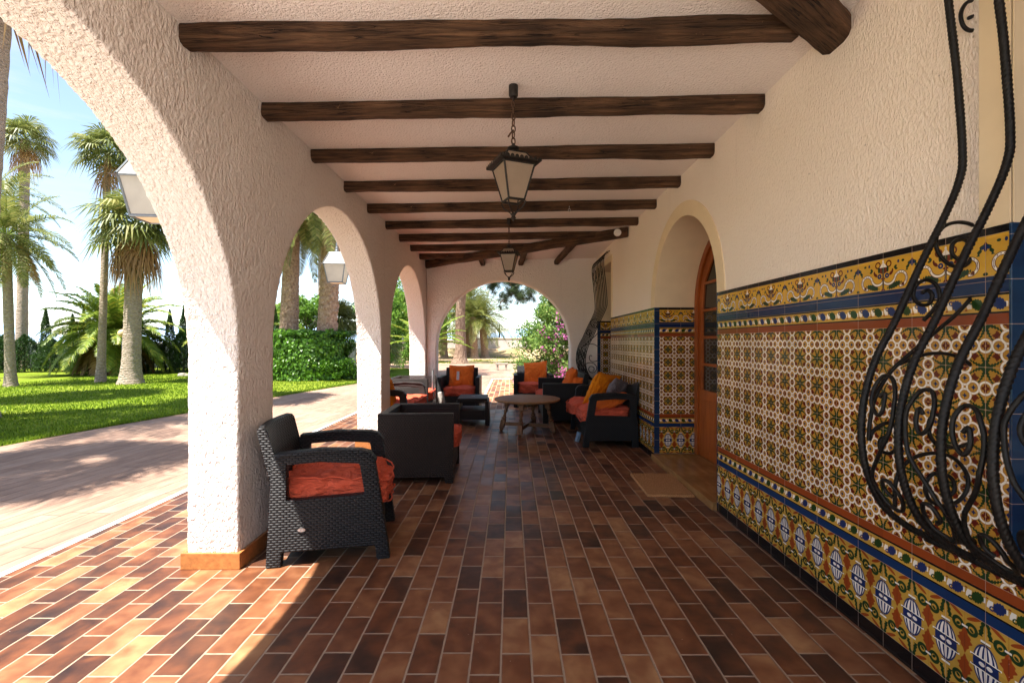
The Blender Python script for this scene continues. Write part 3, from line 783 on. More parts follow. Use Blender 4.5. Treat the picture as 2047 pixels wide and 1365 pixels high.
def round_chair(name, label, cat, loc, rz, W, mat='wicker', group=None, back_curve=.0, badge=False):
    t = thing(name, label, cat, loc, rz, group); mt = MAT[mat]
    side_frame(t, 0, mt); side_frame(t, W-.065, mt)
    a, b = .066, W-.066
    def bx(name, p, q, bv=.01):
        o = MB().box(p, q).build(name, mt, t, bevel=bv, smooth='angle'); boxuv(o.data, 'box'); return o
    bx('seat', (.08, a, .30), (.62, b, .345)); bx('front_panel', (.60, a, .07), (.635, b, .299)); bx('rear_panel', (.05, a, .09), (.08, b, .36))
    # reclined, slightly dished back
    m = MB(); n = 14; vs = []; fs = []
    for i in range(n+1):
        y = a-.03+(b-a+.06)*i/n; c = .03*(1-(2*i/n-1)**2)
        vs += [(.115-c, y, .34), (.055-c, y, .34), (-.055-c, y, .79), (-.045-c, y, .815), (-.01-c, y, .81), (.005-c, y, .79)]
    for i in range(n):
        for k in range(6): fs.append((i*6+k, i*6+(k+1) % 6, (i+1)*6+(k+1) % 6, (i+1)*6+k))
    fs += [tuple(range(6))[::-1], tuple(range(n*6, n*6+6))]
    m.add(vs, fs); o = m.build('backrest', mt, t, smooth='angle'); boxuv(o.data, 'box')
    if badge:
        MB().lathe([(.001, 0), (.016, 0), (.016, .003), (.001, .003)], 16).move(Matrix.Translation((.20, -.004, .215)) @ Matrix.Rotation(PI/2, 4, 'X') @ Matrix.Diagonal((1.4, .7, 1, 1))).build('badge', MAT['silver'], t)
    return t
def box_chair(name, label, cat, loc, rz, W, D=.70, back=.65, mat='wicker', group=None, lattice=None, arm=.65):
    t = thing(name, label, cat, loc, rz, group); mt = MAT[mat]; w = .075
    def leg_side(y, m_):
        o_ = [(0, 0), (.075, 0), (.085, .055), (D-.085, .055), (D-.075, 0), (D, 0), (D, arm), (0, arm)]
        o = outline([o_], 1, y, y+w).build('side_panel', m_, t, bevel=.007, smooth='angle'); boxuv(o.data, 'box'); return o
    leg_side(0, mt); leg_side(W-w, MAT[lattice] if lattice else mt)
    def bx(name, p, q):
        o = MB().box(p, q).build(name, mt, t, bevel=.008, smooth='angle'); boxuv(o.data, 'box'); return o
    bx('seat', (.076, w+.001, .25), (D-.03, W-w-.001, .30)); bx('front_panel', (D-.029, w+.001, .07), (D-.01, W-w-.001, .30))
    if back > arm+.03:
        o = outline([[(0, .07), (.075, .07), (.10, .35), (.02, back), (-.055, back)]], 1, w+.001, W-w-.001).build('backrest', mt, t, bevel=.008, smooth='angle'); boxuv(o.data, 'box')
    else: bx('backrest', (0.002, w+.001, .06), (.075, W-w-.001, arm-.002))
    return t

def wpt(t, x, y, z):
    return Matrix.Translation(t.location) @ Matrix.Rotation(t.rotation_euler[2], 4, 'Z') @ Vector((x, y, z))
def cushion(name, label, cat, mat, loc, dims, rz=0, rx=0, ry=0, seed=0, pillow=False, n=30, group=None, wr=1.5, droop=0.0, piping=True):
    """soft cushion centred at loc; dims full size x,y,z"""
    bm = bmesh.new(); bmesh.ops.create_cube(bm, size=2)
    bmesh.ops.subdivide_edges(bm, edges=bm.edges[:], cuts=n, use_grid_fill=True)
    sx, sy, sz = dims[0]/2, dims[1]/2, dims[2]/2
    for v in bm.verts:
        x, y, z = v.co
        if pillow:
            e = max(0, (1-abs(x)**3.2))**.6*max(0, (1-abs(y)**3.2))**.6
            zz = z*(.05+.95*e)
            k = 1-.07*(1-abs(y)**2)*abs(x)**6; k2 = 1-.07*(1-abs(x)**2)*abs(y)**6
            p = Vector((x*sx*k, y*sy*k2, zz*sz))
        else:
            q = 7.0; r = (abs(x)**q+abs(y)**q+abs(z)**q)**(1/q)
            f = 1/r; puff = 1+.20*(1-x*x)*(1-y*y)*(1 if z > 0 else .2)
            p = Vector((x*f*sx, y*f*sy, z*f*sz*puff))
            if droop: p.z -= droop*max(0, x-.45)**2*3
        a = Vector((p.x*9+seed*3.1, p.y*9, p.z*14)); b2 = a*2.7
        nn = noise.noise(a)*.012*wr+noise.noise(b2)*.006*wr
        rd = abs(noise.noise(Vector((p.x*14+seed, p.y*14, p.z*6))))**.5*.008*wr
        d = Vector((x, y, z)).normalized()
        v.co = p+d*(nn-rd)+Vector((0, 0, noise.noise(Vector((p.x*4+seed*7, p.y*4, 0)))*.018*wr))
    for f in bm.faces: f.smooth = True
    me = bpy.data.meshes.new(name); bm.to_mesh(me)
    o = bpy.data.objects.new(name, me); COL.objects.link(o); me.materials.append(MAT[mat])
    o.location = loc; o.rotation_euler = (rx, ry, rz); tag(o, label, cat, group)
    if not pillow and piping:
        for zz in (1, -1):
            pts = []
            K = 60
            for i in range(K+1):
                w = 2*PI*i/K; c, s_ = math.cos(w), math.sin(w); q = 7.0
                r = (abs(c)**q+abs(s_)**q)**(-1/q)
                x, y = c*r*sx*1.0, s_*r*sy*1.0; z = zz*sz*.80
                if droop: z -= droop*max(0, x/sx-.45)**2*3
                z += noise.noise(Vector((x*9, y*9, seed+zz)))*.010*wr+noise.noise(Vector((x*22, y*22, seed+zz)))*.006*wr
                f_ = 1.0+noise.noise(Vector((x*14, y*14, seed*2+zz)))*.03*wr
                pts.append((x*f_, y*f_, z))
            MB().tube(pts, .0058, 6, cap=False).build('piping', MAT[mat], o, smooth=True)
    m2 = None
    if pillow:
        pts = []
        for i in range(81):
            w = 2*PI*i/80; c, s_ = math.cos(w), math.sin(w); r = 1/max(abs(c), abs(s_)); x, y = c*r, s_*r
            k = 1-.07*(1-abs(y)**2)*abs(x)**6; k2 = 1-.07*(1-abs(x)**2)*abs(y)**6
            pts.append((x*sx*k*1.0, y*sy*k2*1.0, noise.noise(Vector((x*sx*4+seed*7, y*sy*4, 0)))*.018*wr))
        MB().tube(pts, .0045, 6, cap=False).build('seam', MAT[mat], o, smooth=True)
    return o

# A: near rounded armchair
A = round_chair('wicker_armchair', 'charcoal wicker armchair with curved arms and red cushion beside the nearest pillar', 'armchair', (-1.427, 2.70, 0), math.radians(11), .66, 'wicker', badge=True)
cushion('seat_cushion', 'thick faded red cushion on the nearest armchair, hanging over its front edge', 'cushion', 'red_cloth', wpt(A, .37, .335, .425), (.66, .54, .17), A.rotation_euler[2], ry=.03, seed=3, n=40, wr=2.1, droop=.05)
# B: boxy armchair
B = box_chair('box_armchair', 'brown boxy wicker armchair with low back, second seat from the camera', 'armchair', (-1.235, 4.31, 0), math.radians(2.0), .77, .70, .65, 'wicker_brown')
cushion('seat_cushion', 'red cushion sticking out of the front of the brown boxy armchair', 'cushion', 'red_cloth', wpt(B, .41, .385, .375), (.66, .58, .14), B.rotation_euler[2], seed=5, wr=1.1)
# C: loveseat behind the second pillar and lattice chair beyond
Cc = round_chair('wicker_sofa', 'brown wicker two-seat sofa half hidden behind the second pillar', 'sofa', (-2.02, 6.22, 0), math.radians(-1), 1.30, 'wicker_brown')
cushion('seat_cushion', 'long red cushion on the sofa behind the second pillar', 'cushion', 'red_cloth', wpt(Cc, .38, .65, .42), (.62, 1.15, .14), Cc.rotation_euler[2], seed=8, wr=1.2)
cushion('pillow', 'amber orange pillow standing on the sofa behind the second pillar', 'pillow', 'amber_cloth', wpt(Cc, .33, .20, .66), (.46, .46, .17), .2, ry=math.radians(75), pillow=True, seed=4)
Cd = box_chair('box_armchair', 'boxy wicker armchair with open lattice side in front of the third pillar', 'armchair', (-2.08, 7.72, 0), 0, .86, .70, .72, 'wicker_brown', lattice='lattice', arm=.70)
cushion('seat_cushion', 'crumpled red cushion on the lattice armchair by the metal pole', 'cushion', 'red_cloth', wpt(Cd, .42, .43, .40), (.62, .64, .16), 0, seed=9, wr=1.8)
# D, E: boxy chairs facing the camera in and beyond the end arch
D = box_chair('box_armchair', 'charcoal boxy armchair under the left side of the end arch, facing the camera', 'armchair', (-1.375, 9.40, 0), -PI/2, .79, .71, .80, 'wicker')
cushion('seat_cushion', 'thick red cushion with piped edges on the armchair under the end arch', 'cushion', 'red_cloth', wpt(D, .40, .395, .375), (.60, .60, .15), -PI/2, seed=11)
pl = cushion('pillow', 'square orange pillow with a small white label, leaning on the left far armchair', 'pillow', 'orange_cloth', wpt(D, .20, .40, .63), (.47, .50, .17), -PI/2, ry=math.radians(72), pillow=True, seed=2, wr=1.3)
lb = MB().box((-.085, -.085, .088), (.085, -.035, .091)).build('label', MAT['label'], pl)
m = MB()
for i in range(7): m.box((-.075+i*.022, -.075, .0915), (-.066+i*.022, -.045, .0925))
m.build('print', MAT['ink'], lb)
E = box_chair('box_armchair', 'charcoal boxy armchair outside the end arch, in front of the bougainvillea', 'armchair', (.06, 10.05, 0), -PI/2, .80, .72, .80, 'wicker')
cushion('seat_cushion', 'deep red folded cushion on the armchair outside the end arch', 'cushion', 'red_cloth', wpt(E, .42, .40, .38), (.58, .62, .20), -PI/2, seed=13)
cushion('pillow', 'orange pillow tilted on one corner on the armchair outside the end arch', 'pillow', 'orange_cloth', wpt(E, .26, .46, .66), (.50, .50, .17), -PI/2+.0, ry=math.radians(70), rx=.28, pillow=True, seed=6)
# F: boxy sofa facing left
Fs = box_chair('box_sofa', 'dark boxy two-seat sofa with high back under the far window grille', 'sofa', (1.215, 8.73, 0), PI, 1.27, .70, .80, 'wicker')
cushion('seat_cushion', 'red cushion on the dark boxy sofa under the far window', 'cushion', 'red_cloth', wpt(Fs, .44, .63, .385), (.66, 1.08, .15), PI, seed=15)
cushion('pillow', 'tall orange pillow leaning back on the boxy sofa under the far window', 'pillow', 'orange_cloth', wpt(Fs, .22, .80, .66), (.46, .48, .17), PI, ry=math.radians(66), pillow=True, seed=7)
cushion('pillow', 'orange pillow lying lower on the boxy sofa, showing only its top edge', 'pillow', 'orange_cloth', wpt(Fs, .18, .98, .56), (.42, .44, .16), PI+.3, ry=math.radians(55), pillow=True, seed=17)
# H: rounded sofa against the tiled wall
Hs = round_chair('wicker_sofa', 'dark wicker two-seat sofa against the tiled wall by the door', 'sofa', (1.60, 7.06, 0), PI, 1.27, 'wicker_plain')
cushion('seat_cushion', 'near red seat cushion of the sofa against the tiled wall', 'cushion', 'red_cloth', wpt(Hs, .40, .93, .415), (.62, .58, .15), PI, seed=21, droop=.05)
cushion('seat_cushion', 'far red seat cushion of the sofa against the tiled wall, pushed forward over the front', 'cushion', 'red_cloth', wpt(Hs, .46, .40, .43), (.62, .54, .15), PI+.12, seed=22, droop=.06, wr=1.5)
cushion('pillow', 'large amber pillow leaning in the sofa against the tiled wall', 'pillow', 'amber_cloth', wpt(Hs, .33, .60, .655), (.50, .54, .19), PI-.5, ry=math.radians(62), rx=.35, pillow=True, seed=23)
cushion('pillow', 'bright orange pillow lying flat on the near seat of the sofa by the tiled wall', 'pillow', 'orange_cloth', wpt(Hs, .33, .96, .545), (.50, .50, .17), PI+.1, ry=math.radians(20), pillow=True, seed=24)
cushion('pillow', 'small grey pillow between the orange pillows on the sofa by the tiled wall', 'pillow', 'grey_cloth', wpt(Hs, .20, .86, .66), (.34, .40, .13), PI-.2, ry=math.radians(62), rx=.5, pillow=True, seed=25)

# side table
st = thing('side_table', 'low dark wicker side table with open shelf and a dark disc as the hole in its top', 'table', (-.605, 7.30, 0), .02)
m = outline([[(-.235, -.0), (.235, -.0), (.235, .60), (-.235, .60)]], 2, .385, .43); o = m.build('tabletop', MAT['wicker_brown'], st, bevel=.01, smooth='angle'); boxuv(o.data, 'box')
MB().lathe([(.001, 0), (.034, 0), (.034, .002), (.001, .002)], 20, (0, .30, .4305)).build('hole_disc', MAT['ink'], st)  # flat disc, the shade of a hole painted as dark colour
for sx in (-1, 1):
    o_ = [(sx*.200, .384), (sx*.255, .384), (sx*.265, .10), (sx*.272, 0), (sx*.205, 0), (sx*.200, .10)]
    o = outline([o_], 1, .004, .596).build('side_panel', MAT['wicker_brown'], st, bevel=.008, smooth='angle'); boxuv(o.data, 'box')
o = MB().box((-.198, .01, .09), (.198, .59, .24)).build('shelf', MAT['wicker_brown'], st, bevel=.006); boxuv(o.data, 'box')
o = MB().box((-.198, .01, .355), (.198, .03, .384)).build('apron', MAT['wicker_brown'], st); boxuv(o.data, 'box')

# round table
rt = thing('round_table', 'low round wooden table with four turned legs and cross stretcher', 'table', (.24, 6.80, 0), 0)
MB().lathe([(.001, .458), (.44, .458), (.462, .464), (.478, .474), (.482, .486), (.476, .497), (.46, .501), (.001, .502)], 64).build('tabletop', MAT['table_top'], rt, smooth='angle')
prof = [(.001, 0), (.022, .002), (.03, .018), (.024, .032), (.019, .04)]
up = [(.019, .172), (.034, .185), (.036, .20), (.028, .215), (.018, .222), (.027, .232), (.027, .24), (.016, .25), (.026, .275), (.03, .30), (.022, .325), (.017, .335), (.030, .348), (.030, .356), (.018, .365)]
for k in range(4):
    a = math.radians(-107+90*k); d = Vector((math.cos(a), math.sin(a), 0))
    m = MB(); m.lathe(prof, 16); m.lathe([(.019, .040), (.036, .052)], 4) if False else None
    m.box((-.033, -.033, .041), (.033, .033, .171)); m.lathe(up, 16); m.box((-.033, -.033, .3655), (.033, .033, .457))
    sh = Matrix.Identity(4); sh[0][2] = -d.x*.24; sh[1][2] = -d.y*.24
    m.move(Matrix.Rotation(a, 4, 'Z')); m.move(Matrix.Translation((d.x*.40, d.y*.40, 0)) @ sh)
    m.build('leg', MAT['table'], rt, smooth='angle', bevel=0)
for a in (math.radians(-107), math.radians(-17)):
    m = MB().box((-.335, -.018, .085), (.335, .018, .135 if a < -1 else .1349)).move(Matrix.Rotation(a, 4, 'Z') @ Matrix.Translation((0, 0, 0 if a < -1 else .0006)))
    m.build('stretcher', MAT['table'], rt)

# metal pole and its parasol stand drum, blue plastic bit under the sofa, green plastic bit
pp_ = thing('parasol_pole', 'plain galvanised metal pole standing beside the left far armchair', 'pole', (-1.375, 8.22, 0))
MB().tube([(0, 0, .03), (0, 0, .82)], .022, 16).build('tube', MAT['silver'], pp_, smooth='angle')
MB().lathe([(.001, .001), (.085, .001), (.085, .02), (.03, .035), (.001, .035)], 24).build('base_plate', MAT['silver'], pp_, smooth='angle')
o = MB().lathe([(.001, 0), (.075, 0), (.07, .20), (.055, .40), (.001, .41)], 20).build('parasol_stand_drum', MAT['garden_wall'], smooth='angle'); o.location = (-1.27, 8.45, .002)
tag(o, 'mottled grey cylinder standing between the metal pole and the left far armchair', 'drum')
o = MB().box((-.02, -.03, 0), (.02, .03, .13)).build('plastic_block', MAT['plastic_blue'], bevel=.006); o.location = (.875, 6.15, .001); o.rotation_euler = (0, .25, .3)
tag(o, 'small pale blue plastic piece under the front of the sofa by the tiled wall', 'block')

# door mat
mt = MB(); nx, ny = 60, 90; rnd = random.Random(5); vs = []
for j in range(ny+1):
    for i in range(nx+1):
        x = -.2+.4*i/nx; y = -.33+.66*j/ny; e = min(i, nx-i, j, ny-j)
        vs.append((x+rnd.uniform(-.002, .002), y+rnd.uniform(-.002, .002), (.0 if e == 0 else .018)+(rnd.uniform(-.003, .003) if e else 0)))
mt.add(vs, [(j*(nx+1)+i, j*(nx+1)+i+1, (j+1)*(nx+1)+i+1, (j+1)*(nx+1)+i) for j in range(ny) for i in range(nx)])
o = mt.build('doormat', MAT['coir']); o.location = (1.375, 4.28, .002); o.rotation_euler = (0, 0, -.03)
tag(o, 'plain brown coir doormat on the tiles before the doorstep', 'doormat')

# ---------------------------------------------------------------- lanterns
def lantern(t, zb, zt, rb, rtp, ztop, rtop, gmat, fmat, scallop, bars=.006):
    """four-sided lantern; local, rb/rtp half widths of glass body"""
    def sqp(r, z): return [(-r, -r, z), (r, -r, z), (r, r, z), (-r, r, z)]
    B_, T_ = sqp(rb, zb), sqp(rtp, zt); E, U_ = sqp(rtp+.004, zt+.008), sqp(rtop, ztop)
    for k in range(4):
        j = (k+1) % 4
        MB().add([B_[k], B_[j], T_[j], T_[k]], [(0, 1, 2, 3)]).build('glass_pane', gmat, t)
        MB().add([E[k], E[j], U_[j], U_[k]], [(0, 1, 2, 3)]).build('roof_pane', gmat, t)
    m = MB()
    for k in range(4):
        j = (k+1) % 4
        m.tube([B_[k], T_[k]], bars, 6); m.tube([B_[k], B_[j]], bars*1.2, 6); m.tube([E[k], U_[k]], bars, 6); m.tube([U_[k], U_[j]], bars, 6); m.tube([T_[k], T_[j]], bars, 6)
    m.build('frame', fmat, t, smooth='angle')
    m = MB(); r0, r1 = rtp+.002, rtp+(.030 if scallop else .034)
    A_, C_ = sqp(r0, zt+.004), sqp(r1, zt-.006 if not scallop else zt+.012)
    for k in range(4):
        j = (k+1) % 4
        m.add([A_[k], A_[j], C_[j], C_[k]], [(0, 1, 2, 3), (3, 2, 1, 0)] if False else [(0, 1, 2, 3)])
        if scallop:
            n = 9
            for i in range(n):
                a = Vector(C_[k]).lerp(Vector(C_[j]), i/n); b = Vector(C_[k]).lerp(Vector(C_[j]), (i+1)/n); c = (a+b)/2; ou = Vector((c.x, c.y, 0)).normalized()*.004
                pts = [a-Vector((0, 0, .004))]+[c+(b-a)*.5*math.cos(w)+Vector((0, 0, .017*math.sin(w)))+ou for w in (PI, PI*.8, PI*.6, PI*.5, PI*.4, PI*.2, 0)]+[b-Vector((0, 0, .004))]
                m.add(pts, [tuple(range(len(pts)))])
    m.build('eave', fmat, t)
def chain(m, p, q, L=.028, r=.0028):
    p, q = Vector(p), Vector(q); n = max(2, int((q-p).length/(L*.78)))
    for i in range(n):
        c = p.lerp(q, (i+.5)/n); a = (PI/2 if i % 2 else 0)+.3*math.sin(i*2.3)
        h, w = L*.5, L*.27
        pts = [c+Vector((math.cos(a)*w*math.cos(t*PI/6), math.sin(a)*w*math.cos(t*PI/6), h*math.sin(t*PI/6))) for t in range(13)]
        m.tube(pts, r, 6, cap=False)
for (x, y, rz, lab, dz) in ((.016, 2.82, math.radians(22), 'black iron lantern with scalloped rim hanging nearest the camera', 0), (-.022, 5.86, math.radians(-8), 'black iron lantern hanging further back in front of the end arch', .035)):
    t = thing('hanging_lantern', lab, 'lantern', (x, y, 0), rz, 'iron lanterns hanging from the porch ceiling')
    lantern(t, 2.172+dz, 2.376+dz, .050, .097, 2.452+dz, .058, MAT['lamp_glass'], MAT['lantern_iron'], True)
    MB().lathe([(.075, 2.452+dz), (.04, 2.462+dz), (.018, 2.47+dz), (.016, 2.478+dz), (.034, 2.488+dz), (.036, 2.494+dz), (.014, 2.506+dz), (.006, 2.52+dz)], 20).build('cap', MAT['lantern_iron'], t, smooth='angle')
    m = MB()
    for k in range(4):
        a = PI/4+k*PI/2; d = Vector((math.cos(a), math.sin(a), 0))
        m.tube(crom([d*.080+Vector((0, 0, 2.165+dz)), d*.060+Vector((0, 0, 2.13+dz)), d*.025+Vector((0, 0, 2.105+dz)), d*.008+Vector((0, 0, 2.085+dz))], 4), .0045, 6)
    m.lathe([(.001, 2.105+dz), (.016, 2.095+dz), (.010, 2.08+dz), (.016, 2.07+dz), (.003, 2.05+dz)], 12)
    m.build('finial', MAT['lantern_iron'], t, smooth='angle')
    cz = zc(x)
    m = MB(); m.lathe([(.001, cz-.005), (.028, cz-.005), (.028, cz-.065), (.022, cz-.075), (.006, cz-.08), (.006, cz-.10), (.001, cz-.10)], 20); m.build('canopy', MAT['lantern_iron'], t, smooth='angle')
    m = MB(); chain(m, (0, 0, 2.515+dz), (0, 0, cz-.10), .042 if y < 4 else .036, .0042)
    if y < 4: m.tube([(0, 0, 2.60), (-.022, 0, 2.575), (-.034, 0, 2.555)], .006, 6)
    m.build('chain', MAT['rust'], t, smooth=True)
for (y, lab) in ((2.82, 'grey metal wall lantern outside the nearest pillar, cut by the arch'), (5.86, 'grey metal wall lantern outside the second pillar')):
    t = thing('wall_lantern', lab, 'lantern', (-2.15 if y < 4 else -2.19, y, 0), math.radians(6), 'grey lanterns on the outside of the arcade')
    lantern(t, 2.06, 2.285, .088, .128, 2.425, .075, MAT['white_glass'], MAT['grey_metal'], False, .0075)
    MB().lathe([(.082, 2.425), (.03, 2.432), (.02, 2.45), (.028, 2.46), (.016, 2.475), (.018, 2.50), (.008, 2.52)], 16).build('cap', MAT['grey_metal'], t, smooth='angle')
    c, s_ = math.cos(-math.radians(6)), math.sin(-math.radians(6))
    m = MB(); e_ = .24 if y < 4 else .285; pts = crom([(0, 0, 2.51), (0, 0, 2.56), (e_*.2, 0, 2.61), (e_*.55, 0, 2.60), (e_*.85, 0, 2.50), (e_, 0, 2.42)], 6)
    m.tube(pts, .010, 8); m.box((e_-.005, -.04, 2.30), (e_+.015, .04, 2.50)); m.build('bracket', MAT['grey_metal'], t, smooth='angle')
    MB().add([(-.086, -.086, 2.058), (.086, -.086, 2.058), (.086, .086, 2.058), (-.086, .086, 2.058)], [(0, 3, 2, 1)]).build('floor_plate', MAT['trim'], t)

# ---------------------------------------------------------------- window grilles
PROF = [(.245, 2.735), (.175, 2.71), (.118, 2.64), (.096, 2.51), (.066, 2.25), (.047, 1.987), (.057, 1.883), (.115, 1.743), (.193, 1.587), (.28, 1.395), (.35, 1.256), (.39, 1.116), (.399, .977), (.376, .855), (.324, .75), (.237, .677), (.16, .637)]
TOPC = [(0.0, 2.795), (.05, 2.79), (.10, 2.765), (.105, 2.72)]
def prof_at(z):
    for (o0, z0), (o1, z1) in zip(PROF[1:], PROF[2:]):
        if z1 <= z <= z0: return o0+(o1-o0)*(z0-z)/(z0-z1)
    return .2
def grille(label, ys, fine, loc_y):
    t = thing('window_grille', label, 'grille', (XR, loc_y, 0), 0, 'bulging wrought iron window grilles')
    pr = crom([(-o, 0, z) for o, z in [(-.0, 2.80), (.03, 2.795), (.07, 2.77), (.098, 2.70), (.102, 2.60)]+PROF[3:]], 8)
    pr = resample(pr, .0038 if fine else .03)
    for y in ys:
        m = MB(); m.tube([(p.x, y-loc_y, p.z) for p in pr], .0130 if fine else .0074, 16 if fine else 6, rib=(105, -.22, 2) if fine else None)
        m.build('bar', MAT['iron'], t, smooth=True)
    m = MB(); m.tube([(-.16, ys[0]+.015-loc_y, .632), (-.16, ys[-1]-loc_y, .632)] if not fine else resample([Vector((-.16, ys[0]+.015-loc_y, .632)), Vector((-.16, ys[-1]-loc_y, .632))], .0038), .0130 if fine else .010, 16, rib=(105, -.22, 2) if fine else None)
    m.build('bottom_rail', MAT['iron'], t, smooth=True)
    m = MB(); m.tube([(-.098, ys[0]+.015-loc_y, 2.69), (-.098, ys[-1]-loc_y, 2.69)], .010, 8); m.build('top_rail', MAT['iron'], t, smooth=True)
    for y in (ys[0], ys[-1]):
        MB().tube([(-.16, y-loc_y, .632), (.01, y-loc_y, .625)], .013, 8, rib=None).build('anchor', MAT['iron'], t, smooth=True)
    # flat scroll work in the far side panel (plane across the porch)
    def px(pts, y=1.635): return [((p[0]-CX)*y/F-XR, 0, H-(p[1]-CY)*y/F) for p in pts]
    P = [
        [(1915,520),(1902,508),(1903,488),(1920,478),(1939,490),(1942,513),(1922,534),(1893,527),(1873,503),(1870,475),(1886,453),(1915,445),(1945,452),(1966,475),(1975,505),(1968,545),(1948,585),(1910,628),(1870,662),(1820,705),(1780,742),(1750,790),(1738,840),(1735,880)],
        [(1842,586),(1852,580),(1862,590),(1856,607),(1838,609),(1824,593),(1830,570),(1850,560),(1870,570),(1877,598),(1862,622),(1845,640)],
        [(1795,728),(1835,712),(1870,706),(1910,712),(1945,735),(1970,770),(1978,810),(1970,850),(1945,880),(1910,893),(1875,890),(1857,868),(1856,842),(1868,828),(1884,836)],
        [(1788,1012),(1788,970),(1800,935),(1830,912),(1870,905),(1905,915),(1930,945),(1932,975),(1915,1000),(1885,1010),(1858,1000),(1848,975),(1858,950),(1880,945),(1902,957),(1906,980),(1892,992)],
        [(1736,880),(1745,860),(1770,845),(1790,855),(1795,885),(1780,905),(1760,900),(1758,880),(1770,872)],
        [(1934,38),(1947,32),(1957,16),(1948,3),(1930,8),(1919,30),(1925,55),(1943,63),(1967,48),(1980,15),(1984,-30),(1980,-70)],
    ]
    yb = ys[0]+.012-loc_y
    for pts in P:
        q = resample(crom(px(pts), 7), .008)
        MB().tube([(p.x, yb, p.z) for p in q], .0066 if fine else .007, 6).build('side_scroll', MAT['iron'], t, smooth=True)
    # S scrolls between the bars, lying in the bulging face
    S1 = [(.42, 1.135), (.55, 1.15), (.60, 1.105), (.45, 1.075), (.22, 1.105), (.16, 1.16), (.35, 1.205), (.68, 1.195), (.90, 1.13), (.86, 1.05), (.68, .985), (.40, .93), (.12, .87), (.08, .81), (.28, .765), (.62, .765), (.82, .81), (.70, .855), (.45, .86), (.36, .825), (.52, .805)]
    for i in range(len(ys)-1):
        y0, y1 = ys[i], ys[i+1]; fl_ = i % 2
        pts = []
        for u, z in S1:
            if fl_: u = 1-u; 
            z2 = z-.03*(i % 3)
            pts.append((-prof_at(z2)-.006, y0+(y1-y0)*(.08+.84*u)-loc_y, z2))
        q = crom(pts, 6); q = resample(q, .005 if fine else .02)
        q = [Vector((-prof_at(p.z)-.004, p.y, p.z)) for p in q]
        MB().tube(q, .0070 if fine else .0035, 8 if fine else 5, rib=(120, -.15, 2) if fine else None).build('front_scroll', MAT['iron'], t, smooth=True)
        if not fine and i % 2 == 0:
            pts = [(-prof_at(2.2)-.002, y0-loc_y, 2.2)]
            for k in range(4):
                m = MB(); c = 2.28+.09*k
                m.tube([(-.085-.006*k, (y0+y1)/2-loc_y+.03*math.cos(a*PI/6), c+.04*math.sin(a*PI/6)) for a in range(12)], .0035, 5)
                m.build('collar_ring', MAT['iron'], t, smooth=True)
    return t
grille('large black twisted-iron window grille bulging over the tiles in the right foreground', [1.62, 1.465, 1.32, 1.178, 1.035, .89, .745], True, 1.62)
grille('black iron window grille bulging from the far end of the tiled wall', [7.60+.134*i for i in range(9)][::-1], False, 7.60)
# ---------------------------------------------------------------- vegetation
def rnd_dir(r):
    z = r.uniform(-1, 1); a = r.uniform(0, 2*PI); s_ = math.sqrt(1-z*z); return Vector((s_*math.cos(a), s_*math.sin(a), z))
def leafquad(mb, c, L, W, r, up=None):
    d = rnd_dir(r) if up is None else (rnd_dir(r)*.8+up).normalized()
    n = rnd_dir(r); s_ = d.cross(n)
    if s_.length < 1e-3: return
    s_.normalize()
    mb.add([c-d*L*.5, c+s_*W*.5, c+d*L*.5, c-s_*W*.5], [(0, 1, 2, 3)])
def frond(mb, mbr, base, az, el, L, droop, ll, n, r, keel=.35, lw=.036, twist=0.0):
    """feather frond: a curved rachis with leaflets on both sides"""
    d = Vector((math.cos(az)*math.cos(el), math.sin(az)*math.cos(el), math.sin(el)))
    p = Vector(base); pts = [p.copy()]; seg = 12; side = Vector((-math.sin(az), math.cos(az), 0))
    for i in range(seg):
        t = (i+1)/seg; d = (d+Vector((0, 0, -1))*droop/seg*(.4+1.6*t)).normalized(); p = p+d*L/seg; pts.append(p.copy())
    mbr.tube(pts, [.018*(1-.85*i/seg) for i in range(seg+1)], 3, cap=False)
    for i in range(n):
        t = .12+.88*(i+r.random()*.6)/n; k = min(seg-1, int(t*seg)); f = t*seg-k
        c = pts[k].lerp(pts[k+1], f); dd = (pts[k+1]-pts[k]).normalized(); upv = dd.cross(side).normalized()
        if upv.z < 0: upv = -upv
        l = ll*(math.sin(PI*min(1, .15+t*.85))**.6)*r.uniform(.8, 1.1)
        for s_ in (-1, 1):
            q = (side*s_*1.0+dd*(.55+.5*t)+upv*keel*r.uniform(.3, 1.3)).normalized()
            e1 = c+q*l*.55; e2 = c+q*l+Vector((0, 0, -l*.28*r.uniform(.4, 1.4)))
            wv = dd*lw*.5
            mb.add([c-wv*.6, c+wv*.6, e1+wv, e1-wv, e2], [(0, 1, 2, 3), (3, 2, 4)])
def fan(mb, mbr, base, az, el, pet, size, r, n=24, droop=.35):
    d = Vector((math.cos(az)*math.cos(el), math.sin(az)*math.cos(el), math.sin(el)))
    hub = Vector(base)+d*pet+Vector((0, 0, -pet*.12)); mbr.tube([base, hub], [.014, .009], 3, cap=False)
    side = Vector((-math.sin(az), math.cos(az), 0)); dd = (d+Vector((0, 0, -.35))).normalized(); up = side.cross(dd)
    for i in range(n):
        a = math.radians(-135+270*i/(n-1))+r.uniform(-.03, .03)
        q = (dd*math.cos(a)+side*math.sin(a)+up*.12).normalized(); l = size*(.72+.28*math.cos(a*.5))*r.uniform(.9, 1.08)
        s_ = (side*math.cos(a)-dd*math.sin(a))*size*.040
        l *= r.choice((1, 1, 1, .85)); m1 = hub+q*l*.58; e = hub+q*l+Vector((0, 0, -l*droop*r.uniform(.5, 1.5)))
        mb.add([hub, m1-s_, m1+s_, e], [(0, 1, 2), (1, 3, 2)])
